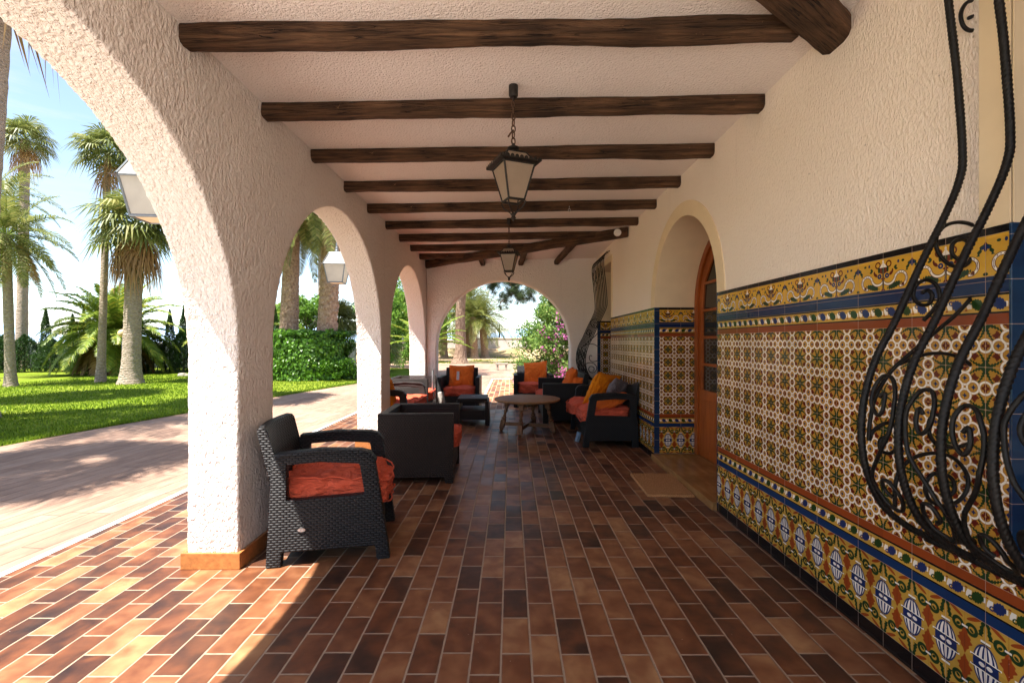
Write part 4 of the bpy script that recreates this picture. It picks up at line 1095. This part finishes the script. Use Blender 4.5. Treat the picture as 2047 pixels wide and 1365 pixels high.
def palm_trunk(p, top, r0, r1, mat, flare=1.55, seed=0, rings=True, nseg=60, scaly=0.0):
    m = MB(); n = 18; r = random.Random(seed); p = Vector(p); top = Vector(top); vs = []
    for i in range(nseg+1):
        t = i/nseg; c = p.lerp(top, t); c.x += (top.x-p.x)*0-.0; rad = r0+(r1-r0)*t+r0*(flare-1)*math.exp(-t*14)
        for k in range(n):
            w = 2*PI*k/n; ra = rad*(1+.025*noise.noise(Vector((math.cos(w)*2, math.sin(w)*2, i*.9+seed)))+(.02*math.sin(i*2.2) if rings else 0)+scaly*abs(noise.noise(Vector((math.cos(w)*5, math.sin(w)*5, i*.7)))))
            vs.append((c.x+ra*math.cos(w), c.y+ra*math.sin(w), c.z))
    m.add(vs, [(i*n+k, i*n+(k+1) % n, (i+1)*n+(k+1) % n, (i+1)*n+k) for i in range(nseg) for k in range(n)]); return m
def fan_palm(label, base, ztop, r0, r1, size, pet, nleaf, skirt, seed, lean=(0, 0), group=None):
    r = random.Random(seed); t = thing('fan_palm', label, 'palm tree', (base[0], base[1], GZ), 0, group)
    top = Vector((lean[0], lean[1], ztop))
    palm_trunk((0, 0, -.02), top, r0, r1, MAT['palm_bark'], seed=seed).build('trunk', MAT['palm_bark'], t, smooth=True)
    mb, mr = MB(), MB()
    for i in range(nleaf):
        el = math.radians(82-115*(i/nleaf)**.9); az = i*2.39996+r.uniform(-.2, .2)
        fan(mb, mr, top+Vector((0, 0, .1*r.random())), az, el, pet*r.uniform(.8, 1.15), size*r.uniform(.85, 1.1), r)
    mr.build('leaf_stalks', MAT['canary_leaf'], t); mb.build('crown', MAT['palm_leaf'], t)
    if skirt:
        mb = MB(); mr = MB()
        for i in range(skirt):
            az = i*2.39996; z = top.z-.15-r.random()*size*.9
            fan(mb, mr, Vector((top.x+math.cos(az)*r1*.8, top.y+math.sin(az)*r1*.8, z)), az, math.radians(r.uniform(-75, -45)), pet*.55, size*.85, r, 14, .9)
        mb.build('dead_leaf_skirt', MAT['dead_leaf'], t)
    return t
def feather_palm(label, base, ztop, r0, r1, L, nleaf, ll, seed, mat='date_leaf', low=-50, droop=.9, lean=(0, 0), bark='palm_bark', n=44, dead=0, group=None, name='date_palm', scaly=0.0, lw=.036, hi=82):
    r = random.Random(seed); t = thing(name, label, 'palm tree', (base[0], base[1], GZ), 0, group)
    top = Vector((lean[0], lean[1], ztop))
    if r0: palm_trunk((0, 0, -.02), top, r0, r1, MAT[bark], seed=seed, rings=not scaly, nseg=90 if scaly else 60, scaly=scaly).build('trunk', MAT[bark], t, smooth=not scaly)
    mb, mr = MB(), MB()
    for i in range(nleaf):
        el = math.radians(hi-(hi-low)*(i/nleaf)**.95); az = i*2.39996+r.uniform(-.25, .25)
        frond(mb, mr, top+Vector((math.cos(az)*r1*.5, math.sin(az)*r1*.5, 0)), az, el, L*r.uniform(.85, 1.1), droop*r.uniform(.8, 1.2), ll, n, r, lw=lw, keel=.35)
    mr.build('leaf_stalks', MAT['canary_leaf'], t); mb.build('crown', MAT[mat], t)
    if dead:
        mb, mr = MB(), MB()
        for i in range(dead):
            az = i*2.39996+.6; frond(mb, mr, top+Vector((math.cos(az)*r1, math.sin(az)*r1, -.15)), az, math.radians(r.uniform(-62, -38)), L*.75, .9, ll*.8, n-8, r, lw=lw)
        mb.build('dead_fronds', MAT['dead_leaf'], t)
    return t

fan_palm('tall palm with thick trunk cut by the left edge of the picture', (-9.52, 8.0), 9.2, .34, .30, 1.0, 1.1, 44, 16, 1, (.66, 0))
fan_palm('very tall fan palm whose crown shows at the upper left edge', (-24.2, 23), 11.3, .22, .18, .75, .75, 34, 10, 2, (.2, 0))
feather_palm('slim date palm with pale trunk at the far left of the lawn', (-15.15, 14.1), 4.6, .12, .11, 2.0, 34, .42, 3, low=-65, droop=1.1, lean=(-.15, 0), dead=6)
feather_palm('date palm with grey-green fronds reaching in from the left edge', (-19.2, 17.0), 6.7, .20, .16, 2.4, 32, .46, 4, low=-60, droop=1.0, dead=6)
fan_palm('tall thin fan palm with small crown, second trunk from the near pillar', (-13.75, 15.6), 7.65, .110, .095, .62, .60, 36, 6, 5, (.25, 0))
fan_palm('stout fan palm with a skirt of dead brown leaves on the lawn', (-12.25, 15.0), 5.1, .245, .22, .80, .80, 44, 30, 6, (.15, 0))
feather_palm('low bushy feather palm with arching yellow-tipped fronds behind the lawn palms', (-16.7, 19.6), 1.70, .38, .42, 2.55, 74, .48, 7, 'canary_leaf', -30, 1.15, bark='rough_bark', name='feather_palm', dead=14, lw=.06, n=56)
feather_palm('feather palm mostly hidden behind the nearest pillar', (-11.9, 21.0), 1.5, .35, .38, 2.4, 40, .5, 8, 'canary_leaf', -30, 1.1, bark='rough_bark', name='feather_palm', lw=.035)
# palms outside the picture whose shadows cross the drive and lawn
fan_palm('fan palm standing left of the frame that shades the driveway', (-7.6, 2.3), 8.6, .2, .17, .9, .9, 34, 10, 9)
feather_palm('feather palm left of the frame leaning over the driveway edge', (-9.6, 5.0), 7.6, .26, .2, 2.7, 46, .5, 13, lean=(.3, .3), dead=4)
fan_palm('fan palm at the lawn edge left of the frame', (-13.6, 8.6), 9.5, .36, .3, 1.0, 1.0, 50, 20, 10)
feather_palm('date palm left of the frame that shades the near lawn', (-11.2, 4.6), 6.4, .26, .2, 2.6, 46, .5, 12, dead=4)
# big palms behind the ivy mound
feather_palm('massive rough-trunked date palm rising straight from the ivy, right one of the pair', (-6.80, 17.0), 7.9, .31, .31, 3.9, 52, .62, 21, 'date_leaf', -72, 1.25, lean=(.42, 0), bark='rough_bark', scaly=.35, dead=10, n=58, lw=.055)
feather_palm('massive date palm rising from the ivy, left one of the pair', (-8.2, 17.1), 7.3, .34, .22, 3.6, 46, .6, 22, 'date_leaf', -65, 1.25, lean=(.12, .2), bark='rough_bark', scaly=.18, n=54, lw=.055)
fan_palm('slender palm trunk far behind the ivy palms', (-11.2, 27.5), 8.2, .20, .16, 1.0, 1.0, 30, 0, 23)
feather_palm('date palm trunk just behind the left ivy palm', (-9.1, 18.8), 7.0, .26, .24, 2.6, 40, .6, 24, lean=(.3, 0), bark='rough_bark', scaly=.2)
fan_palm('dwarf fan palm with blue-green leaves right of the ivy mound', (-7.25, 19.6), 2.15, .16, .2, .62, .65, 60, 10, 25)
fan_palm('small fan palm clump low behind the ivy mound', (-6.1, 21.5), 1.0, .12, .14, .6, .7, 44, 0, 26)
# palms beyond the end arch
feather_palm('short date palm with arching crown beyond the end arch, middle of its group', (-2.95, 38.3), 3.35, .27, .27, 2.9, 60, .5, 31, low=-45, lean=(-.2, 0), bark='rough_bark', scaly=.2, lw=.035)
feather_palm('date palm beyond the end arch whose trunk leans left, right one of its group', (-2.15, 39.0), 3.2, .30, .27, 3.1, 60, .5, 32, low=-40, lean=(-.25, 0), bark='rough_bark', scaly=.2, lw=.035)
feather_palm('date palm right behind the pine trunk beyond the end arch', (-3.7, 40.0), 5.0, .32, .28, 3.0, 52, .5, 33, low=-50, bark='rough_bark', scaly=.2, lw=.035)
feather_palm('tall date palm left of the pine beyond the end arch', (-5.6, 39.0), 5.2, .27, .25, 2.8, 44, .5, 34, low=-50, bark='rough_bark', scaly=.2, lw=.035)
# cycad by the arch jamb
t = feather_palm('cycad with stiff pale fronds arching in from the left of the end arch', (-1.98, 10.9), 1.32, .11, .12, 1.15, 22, .16, 41, 'agave', 5, .55, bark='rough_bark', name='cycad', scaly=.3, n=60, lw=.03, hi=78)

# cypresses of the hedge
def cypress(h, w, seed, n):
    r = random.Random(seed); mb = MB()
    for i in range(n):
        t = r.random()**.9; a = r.uniform(0, 2*PI)
        rad = w*(1-t**(4.0 if w > .4 else 2.0))*(.45+.55*r.random()**.4)*(1+.42*noise.noise(Vector((math.cos(a)*1.6, math.sin(a)*1.6, t*h*2.4+seed))))
        c = Vector((rad*math.cos(a), rad*math.sin(a), t*h+.03)); up = Vector((math.cos(a)*.35, math.sin(a)*.35, 1.0))
        leafquad(mb, c, r.uniform(.07, .15), .03, r, up)
    return mb
protos = []
for i, (h, w, n) in enumerate(((1.75, .52, 4200), (2.0, .48, 4200), (2.75, .30, 3000), (1.6, .58, 4200))):
    t = thing('cypress', 'x', 'cypress', (0, 0, GZ), 0, 'cypresses of the hedge behind the lawn')
    MB().tube([(0, 0, 0), (0, 0, h*.6)], [.05, .02], 6).build('trunk', MAT['twig'], t)
    cypress(h, w, 50+i, n).build('foliage', MAT['cypress_leaf'], t); protos.append(t)
r = random.Random(11); used = set(); X = -33.0; k = 0
while X < -9.5:
    kind = 2 if any(abs(X-q) < .28 for q in (-21.1, -20.2, -19.4, -15.5, -15.0, -14.3, -13.8, -12.4, -11.0)) else r.choice((0, 1, 3, 0, 1))
    src = protos[kind]
    o = src if kind not in used else copy_tree(src)
    used.add(kind); o.location = (X, 20.6+r.uniform(-.25, .25)+(.6 if kind == 2 else 0), GZ); o.rotation_euler = (0, 0, r.uniform(0, 6)); s_ = r.uniform(.9, 1.1); o.scale = (1, 1, s_)
    o['label'] = 'tall pointed cypress rising above the hedge behind the lawn' if kind == 2 else 'dense dark cypress in the hedge behind the lawn'
    X += r.uniform(.48, .62) if kind != 2 else .42

# broadleaf trees
def broad(name, label, cat, base, ztop, rad, n, seed, mat, L=.12, trunk=.12, zlow=.9, clumps=26, group=None, W=.6, flat=1.0):
    r = random.Random(seed); t = thing(name, label, cat, (base[0], base[1], GZ), 0, group)
    zc_ = (ztop+zlow)/2; rz = (ztop-zlow)/2; m = MB(); cl = []
    for i in range(clumps):
        d = rnd_dir(r)*(r.random()**.35)*.85; cl.append((Vector((d.x*rad, d.y*rad, zc_+d.z*rz)), rad*r.uniform(.18, .36)))
    if trunk:
        m.tube(crom([(0, 0, -.05), (.05, 0, zlow*.6), (0, .05, zc_)], 5), [trunk*(1-.06*i) for i in range(11)], 8)
        for c, q in cl[:14]:
            s0 = Vector((0, 0, zlow*.7+r.random()*(zc_-zlow*.7))); m.tube([s0, s0.lerp(c, .5)+Vector((0, 0, .15)), c], [trunk*.35, trunk*.2, .01], 5, cap=False)
        m.build('trunk', MAT['twig'], t, smooth=True)
    mb = MB()
    for i in range(n):
        c, q = cl[i % len(cl)]; d = rnd_dir(r); p = c+Vector((d.x, d.y, d.z*.75*flat))*q*r.random()**.45
        if p.z < .02: p.z = r.random()*.2+.02
        leafquad(mb, p, L*r.uniform(.7, 1.3), L*W, r)
    mb.build('crown', MAT[mat], t); return t
tl = [('broadleaf tree with light green leaves behind the ivy mound', (-11.0, 25.5), 4.3, 1.6, 61), ('bright green tree seen right of the thick palm trunk', (-6.9, 24.5), 4.7, 1.7, 62),
      ('tall green tree seen through the furthest side arch', (-6.6, 31.0), 7.6, 2.6, 63), ('leafy tree beyond the road at the left of the furthest side arch', (-8.6, 34.0), 6.4, 2.6, 64),
      ('loose green tree behind the cycad beyond the end arch', (-6.9, 36.5), 5.4, 2.4, 65), ('leafy green tree behind the palms and pine beyond the end arch', (-4.6, 43.0), 6.6, 2.5, 67), ('round green tree far behind the leaning palm trunks', (-14.5, 29.5), 4.2, 2.0, 66)]
for lab, b_, zt, rd, sd in tl: broad('broadleaf_tree', lab, 'tree', b_, zt, rd, 7500, sd, 'tree_leaf', .15, .13, .9, 34)
for i, (x, y, zt, rd, lab) in enumerate(((-9.7, 21.8, 1.9, 1.0, 'yellow-green shrub behind the ivy mound'), (-5.6, 24.0, 1.9, 1.2, 'dense shrub right of the dwarf fan palm'), (-7.2, 29.6, 2.2, 1.5, 'low shrub beyond the road seen through the furthest side arch'),
                                          (-5.2, 30.8, 1.7, 1.3, 'small grey-green shrub beyond the road by the lamp post'), (-5.4, 19.0, 1.1, .7, 'small leafy shrub beside the pale rock'))):
    broad('shrub', lab, 'shrub', (x, y), zt, rd, 5000, 80+i, 'tree_leaf' if i != 3 else 'date_leaf', .09, .03, .05, 22)

# ivy mound
t = thing('ivy_mound', 'dense mound of glossy green ivy round the foot of the big palms', 'ivy', (-7.35, 16.9, GZ))
r = random.Random(91); mb = MB()
def ivy_r(a, z):
    return 1.0
for i in range(15000):
    a = r.uniform(0, 2*PI); z = r.random()
    ex = 1.38*(1+.22*noise.noise(Vector((math.cos(a)*2, math.sin(a)*2, z*3)))); ey = .95
    k = (1-max(0, z-.72)**2*5)*(1+.12*(1-z))
    top = r.random() < .3
    if top: q = math.sqrt(r.random()); p = Vector((ex*q*math.cos(a), ey*q*math.sin(a), 1.62+.22*noise.noise(Vector((q*3*math.cos(a), q*3*math.sin(a), 2)))))
    else: p = Vector((ex*k*math.cos(a), ey*k*math.sin(a), .02+z*1.64))
    p += rnd_dir(r)*.07; n = Vector((math.cos(a), math.sin(a), .25 if not top else 2)).normalized()
    d = (Vector((0, 0, -1))+rnd_dir(r)*.7).normalized(); s_ = d.cross((n+rnd_dir(r)*.45).normalized())
    if s_.length < .05: continue
    s_.normalize(); L = r.uniform(.07, .125)
    c = p; mb.add([c-d*L*.45, c-d*L*.2+s_*L*.5, c+s_*L*.28+d*L*.1, c+d*L*.6, c-s_*L*.28+d*L*.1, c-d*L*.2-s_*L*.5], [(0, 1, 2, 3, 4, 5)])
mb.build('leaves', MAT['ivy_leaf'], t)
bd = MB(); vs = []; nn_ = 24
bd.lathe([(.001, 0), (.98, 0), (1.0, .3), (.98, 1.2), (.86, 1.5), (.3, 1.62), (.001, 1.63)], nn_); bd.v = [(x*1.30, y*.86, z) for x, y, z in bd.v]
bd.build('inner_body', MAT['cypress_leaf'], t)  # solid dark green body filling the mound behind the leaves
for i, (x, w, h) in enumerate(((-5.75, .55, .75), (-6.0, .5, .5))):
    pass
tr_ = broad('ivy_clump', 'low trailing ivy spilling onto the lawn right of the mound', 'ivy', (-5.95, 16.3), .75, .85, 3000, 93, 'ivy_leaf', .09, 0, .02, 18)

# bougainvillea
t = thing('bougainvillea', 'tall bougainvillea bush covered in magenta flowers right of the end arch', 'bush', (1.75, 12.0, GZ))
r = random.Random(95); mb, mf, ms = MB(), MB(), MB(); cl = []
for i in range(210):
    z = r.random()*3.4; wl = 1.80-.24*z-.10*math.sin(z*3+1); a = r.uniform(0, 2*PI); q = r.random()**.5
    cl.append((Vector((wl*q*math.cos(a)+.12*z, 1.15*q*math.sin(a), z+.1)), r.uniform(.22, .42)))
for i in range(64000):
    c, q = cl[i % 210]; d = rnd_dir(r); p = c+d*q*r.random()**.4; p.z = max(.03, p.z)
    leafquad(mb, p, r.uniform(.045, .085), .042, r)
for i in range(34):
    c, q = r.choice(cl); d = rnd_dir(r); d.z = abs(d.z)*.6+.2; e = c+d*(q+r.uniform(.15, .45)); ms.tube([Vector((c.x*.4, c.y*.4, c.z*.5)), c, e], [.02, .012, .003], 4, cap=False)
    for j in range(26): leafquad(mb, c.lerp(e, r.random())+rnd_dir(r)*.06, .06, .035, r)
fc = [c for c in cl if c[0].y-c[1] < -.75]
for i in range(620):
    c, q = r.choice(fc); d = rnd_dir(r); d.y = -abs(d.y); d = (d+Vector((-.3, -.5, 0))).normalized(); p = c+d*q*1.02
    if p.x > -.7 or r.random() < .3:
        for j in range(r.randint(3, 12)): leafquad(mf, p+rnd_dir(r)*r.uniform(.02, .10), .05, .042, r)
ms.build('stems', MAT['twig'], t); mb.build('foliage', MAT['bush_leaf'], t); mf.build('flowers', MAT['petal'], t)

# pine with overhanging limb
t = thing('pine_tree', 'thick pine with furrowed trunk and overhanging needle branches beyond the end arch', 'tree', (-3.15, 29.0, GZ))
r = random.Random(99); m = MB(); vs = []; n = 20
path = crom([(0, 0, -.05), (.05, 0, 1.2), (.0, 0, 3.2), (.25, 0, 5.6), (.5, .1, 8.0)], 6)
rad = [.36+.32*math.exp(-i*.5)-.006*i for i in range(len(path))]
m.tube(path, rad, n); m.v = [(x*(1+.12*noise.noise(Vector((x*3, y*3, z*.5)))), y*(1+.12*noise.noise(Vector((x*3, y*3, z*.5+5)))), z) for x, y, z in m.v]
m.build('trunk', MAT['pine_bark'], t, smooth=True)
mb = MB(); lm = MB()
limbs = [[(.3, 0, 5.9), (1.6, -.3, 6.3), (2.9, -.6, 5.3), (3.5, -.8, 4.6), (2.5, -.9, 3.7)], [(.4, 0, 6.6), (2.2, -.5, 6.4), (3.8, -1, 5.7), (4.9, -1.1, 5.0)], [(.3, 0, 6), (-1.6, -.4, 6.6), (-3, -.7, 6.0)], [(.4, 0, 7), (1.2, -1.4, 7.1), (2.2, -2.6, 6.0)], [(1.6, -.3, 6.3), (2.2, -.6, 5.4), (2.0, -.6, 4.6)], [(2.2, -.5, 6.4), (3.0, -.8, 5.2), (3.4, -.9, 4.2), (4.0, -.9, 3.9)], [(3.8, -1, 5.7), (4.4, -1.1, 4.8), (4.2, -1.1, 4.2)]]
for L_ in limbs:
    q = crom(L_, 5); lm.tube(q, [.11*(1-.85*i/len(q)) for i in range(len(q))], 7)
    for p in q[len(q)//3:]:
        for _ in range(5):
            c0 = p+rnd_dir(r)*r.uniform(.1, .55); lm.tube([p, c0], [.015, .006], 3, cap=False)
            for _ in range(95):
                d = rnd_dir(r); b0 = c0+rnd_dir(r)*.22*r.random(); s_ = d.orthogonal().normalized()*.009
                mb.add([b0-s_, b0+s_, b0+d*r.uniform(.12, .2)], [(0, 1, 2)])
for i in range(80):
    c0 = Vector((r.uniform(-2.5, 4.6), r.uniform(-2, 2), r.uniform(5.0, 8.0)))
    for _ in range(110):
        d = rnd_dir(r); b0 = c0+rnd_dir(r)*.5*r.random(); s_ = d.orthogonal().normalized()*.011; mb.add([b0-s_, b0+s_, b0+d*.2], [(0, 1, 2)])
lm.build('limbs', MAT['pine_bark'], t, smooth=True); mb.build('needles', MAT['pine_leaf'], t)

# grass blades near the drive and scattered over the lawn
r = random.Random(5); mb = MB()
def inside(x, y):
    xe = None
    for (a, b), (c, d) in zip(edge, edge[1:]):
        if b <= y <= d: xe = a+(c-a)*(y-b)/max(1e-6, d-b); break
    return xe is not None and x < xe-.01
for i in range(60000):
    y = 4.5+14.5*r.random()**1.3
    xr = -1.105*y-.3
    if i % 4 == 0:
        k_ = r.randrange(len(edge)-1); a, b = edge[k_], edge[k_+1]; f = r.random(); x = a[0]+(b[0]-a[0])*f-abs(r.gauss(0, .12)); y = a[1]+(b[1]-a[1])*f
        if x < -1.2*y-.5: continue
    else:
        x = r.uniform(max(xr, -16), -3.5)
        if not inside(x, y): continue
        if -.505*y > x > -.62*y and False: continue
    h = r.uniform(.02, .055)*(1.6 if r.random() < .05 else 1); a = r.uniform(0, PI); w_ = .005+.0007*y
    dx, dy = math.cos(a)*w_, math.sin(a)*w_
    mb.add([(x-dx, y-dy, GZ), (x+dx, y+dy, GZ), (x+r.uniform(-.02, .02), y+r.uniform(-.02, .02), GZ+h)], [(0, 1, 2)])
g = mb.build('grass', MAT['grass_blade']); g['kind'] = 'stuff'
# tufts and litter on the dry ground beyond
mb = MB()
for i in range(9000):
    y = r.uniform(28.8, 44); x = r.uniform(-8, 3)
    if noise.noise(Vector((x*.5, y*.35, 3))) < .12: continue
    a = r.uniform(0, PI); h = r.uniform(.03, .13); mb.add([(x-math.cos(a)*.03, y, GZ), (x+math.cos(a)*.03, y, GZ), (x+r.uniform(-.05, .05), y, GZ+h)], [(0, 1, 2)])
g = mb.build('weeds', MAT['grass_blade']); g['kind'] = 'stuff'

# boundary wall and railing beyond the end arch
gw = MB(); y0 = 45.0
gw.box((-14, y0, GZ), (-5.6, y0+.25, 1.42)).box((-5.599, y0, GZ), (11, y0+.25, 1.62))
t = thing('garden_wall', 'long low rendered boundary wall with a pale coping beyond the pines', 'wall', (0, 45, GZ))
gw.build('masonry', MAT['garden_wall'], t, world=True)
MB().box((-5.62, y0-.05, 1.621), (11, y0+.30, 1.70)).box((-14, y0-.05, 1.421), (-5.63, y0+.30, 1.50)).build('coping', MAT['trim'], t, world=True)
t = thing('iron_railing', 'black iron railing on top of the boundary wall', 'railing', (0, 45.1, 1.70))
m = MB(); x = -10.0
while x < 9: m.tube([(x, 45.1, 1.5 if x < -5.6 else 1.70), (x, 45.1, 2.62)], .02, 4); x += .14
m.build('pickets', MAT['iron'], t, world=True)
m = MB(); m.box((-10, 45.09, 2.50), (9, 45.12, 2.53)).box((-10, 45.09, 1.80), (9, 45.12, 1.83)); m.build('rails', MAT['iron'], t, world=True)
for x in (-8.5, -1.1, 5.5): MB().box((x-.05, 45.04, 1.5), (x+.05, 45.16, 2.85)).lathe([(.001, 2.85), (.07, 2.87), (.07, 2.93), (.001, 2.98)], 10, (x, 45.1, 0)).build('post', MAT['iron'], t, world=True)
# earth bank with rubble at the foot of the wall
m = MB(); n = 60; vs = []; r = random.Random(3)
for i in range(n+1):
    x = -13+24*i/n
    for j, (dy, z) in enumerate(((-4.2, -.0), (-3.0, .10), (-2.0, .30), (-1.0, .62), (.0, .70))): vs.append((x+r.uniform(-.1, .1), 45+dy+r.uniform(-.2, .2)*(j < 4), GZ+z*(1+.35*noise.noise(Vector((x*.6, j, 0))))+(r.uniform(-.03, .03) if j else -.02)))
m.add(vs, [(i*5+j, (i+1)*5+j, (i+1)*5+j+1, i*5+j+1) for i in range(n) for j in range(4)]); struct(m.build('terrain_bank', MAT['soil'], smooth=True))

# bench, rocks, lamp posts
t = thing('stone_bench', 'small stone bench on two legs standing on the drive beyond the end arch', 'bench', (-.42, 21.9, GZ))
MB().box((-.30, -.16, .27), (.30, .16, .35)).build('seat', MAT['stone'], t, bevel=.012)
for sx in (-.2, .2): MB().box((sx-.045, -.12, 0), (sx+.045, .12, .2695)).build('leg', MAT['stone'], t, bevel=.01)
def rock(label, loc, s_, seed):
    bm = bmesh.new(); bmesh.ops.create_icosphere(bm, subdivisions=3, radius=1)
    for v in bm.verts: v.co = Vector((v.co.x*s_[0], v.co.y*s_[1], max(-.05, v.co.z)*s_[2]))*(1+.25*noise.noise(v.co*1.7+Vector((seed, 0, 0))))
    me = bpy.data.meshes.new('rock'); bm.to_mesh(me); bm.free(); o = bpy.data.objects.new('rock', me); COL.objects.link(o); me.materials.append(MAT['stone']); o.location = loc; tag(o, label, 'rock')
rock('pale rounded rock on the grass right of the ivy mound', (-5.65, 17.6, GZ), (.27, .2, .2), 1)
rock('flat white rock on the lawn beside the nearest pillar', (-12.9, 18.3, GZ), (.22, .16, .13), 2)
rock('small white stone at the left edge of the lawn', (-17.6, 15.9, GZ), (.14, .12, .1), 3)
t = thing('garden_lamp', 'slim garden lamp post with amber globe beside the stout palm', 'lamp post', (-14.35, 17.2, GZ))
MB().tube([(0, 0, 0), (0, 0, 1.52)], .022, 8).build('post', MAT['grey_metal'], t, smooth=True); MB().lathe([(.001, -.15)]+[(.15*math.cos(a), .15*math.sin(a)) for a in [math.radians(q) for q in range(-75, 90, 15)]]+[(.001, .15)], 20, (0, 0, 1.66)).build('globe', MAT['globe'], t, smooth=True)
t = thing('street_lamp', 'thin pale lamp pole beyond the road seen through the furthest side arch', 'lamp post', (-6.6, 28.4, GZ))
MB().tube([(0, 0, 0), (0, 0, 3.1)], .035, 8).build('post', MAT['silver'], t, smooth=True); MB().lathe([(.001, 0), (.12, .03), (.14, .12), (.06, .2), (.001, .21)], 14, (0, 0, 3.1)).build('lamp_head', MAT['grey_metal'], t, smooth=True)

# low dark garden fence behind the hedge, hills
m = MB().box((-60, 24.0, GZ), (-8, 24.1, 1.25)); o = m.build('garden_fence', MAT['grey_metal']); tag(o, 'low grey fence line behind the cypress hedge', 'fence')
def hills(x0, x1, y, hmax, seed, name):
    m = MB(); n = 120; vs = []
    for i in range(n+1):
        x = x0+(x1-x0)*i/n; h = hmax*(.30+.70*max(0, noise.fractal(Vector((x*.0022+seed, seed, 0)), .9, 2.1, 5)+.42)); e = min(1, i/12, (n-i)/12); vs += [(x, y, -5), (x, y+150, -5+h*e)]
    m.add(vs, [(2*i, 2*i+2, 2*i+3, 2*i+1) for i in range(n)]); struct(m.build(name, MAT['hill'], smooth=True))
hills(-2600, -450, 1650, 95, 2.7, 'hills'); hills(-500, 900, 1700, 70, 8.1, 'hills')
# ---------------------------------------------------------------- sky, sun, camera
w = bpy.data.worlds.new('World'); scene.world = w; w.use_nodes = True
nt = w.node_tree; nt.nodes.clear()
sk = nt.nodes.new('ShaderNodeTexSky'); sk.sky_type = 'NISHITA'; sk.sun_disc = False
SD = Vector((.307, .325, -1.0)).normalized()          # direction the light travels
el = math.asin(-SD.z); az = math.atan2(-SD.x, -SD.y)
sk.sun_elevation = el; sk.sun_rotation = az
sk.altitude = 50; sk.air_density = 1.0; sk.dust_density = .6; sk.ozone_density = 1.2
bg = nt.nodes.new('ShaderNodeBackground'); bg.inputs[1].default_value = .33
ou = nt.nodes.new('ShaderNodeOutputWorld'); hs = nt.nodes.new('ShaderNodeHueSaturation'); hs.inputs['Saturation'].default_value = .90; nt.links.new(sk.outputs[0], hs.inputs['Color']); 
tc = nt.nodes.new('ShaderNodeTexCoord'); mp = nt.nodes.new('ShaderNodeMapping'); mp.inputs['Scale'].default_value = (1.2, 1.2, 5.0); mp.inputs['Rotation'].default_value = (.3, .2, 0)
cn = nt.nodes.new('ShaderNodeTexNoise'); cn.inputs['Scale'].default_value = 2.2; cn.inputs['Detail'].default_value = 8; cn.inputs['Roughness'].default_value = .62; cn.inputs['Distortion'].default_value = .6
nt.links.new(tc.outputs['Generated'], mp.inputs[0]); nt.links.new(mp.outputs[0], cn.inputs['Vector'])
cr = nt.nodes.new('ShaderNodeValToRGB'); cr.color_ramp.elements[0].position = .47; cr.color_ramp.elements[1].position = .80
nt.links.new(cn.outputs[0], cr.inputs[0]); cm = nt.nodes.new('ShaderNodeMix'); cm.data_type = 'RGBA'; cm.inputs[7].default_value = (3.1, 3.3, 3.6, 1)
nt.links.new(cr.outputs[0], cm.inputs[0]); nt.links.new(hs.outputs[0], cm.inputs[6]); nt.links.new(cm.outputs[2], bg.inputs[0])
nt.links.new(bg.outputs[0], ou.inputs[0])
ld = bpy.data.lights.new('sun', 'SUN'); ld.energy = 15.5; ld.angle = math.radians(.55); ld.color = (1.0, .94, .85)
lo = bpy.data.objects.new('sun', ld); COL.objects.link(lo); lo.rotation_euler = SD.to_track_quat('-Z', 'Y').to_euler()
cd = bpy.data.cameras.new('camera'); cam = bpy.data.objects.new('camera', cd); COL.objects.link(cam)
cam.location = (0, 0, H); cam.rotation_euler = (PI/2, 0, 0)
cd.sensor_width = 36; cd.lens = F/2047*36; cd.clip_start = .05; cd.clip_end = 6000
cd.shift_x = (1023.5-CX)/2047; cd.shift_y = (CY-682.5)/2047
scene.camera = cam
scene.view_settings.view_transform = 'Standard'; scene.view_settings.look = 'None'; scene.view_settings.exposure = 0; scene.view_settings.gamma = .95
scene.render.engine = 'CYCLES'
cy = scene.cycles
cy.max_bounces = 12; cy.diffuse_bounces = 8; cy.glossy_bounces = 4; cy.transmission_bounces = 4; cy.transparent_max_bounces = 12
cy.use_denoising = True; cy.caustics_reflective = False; cy.caustics_refractive = False; cy.sample_clamp_indirect = 12
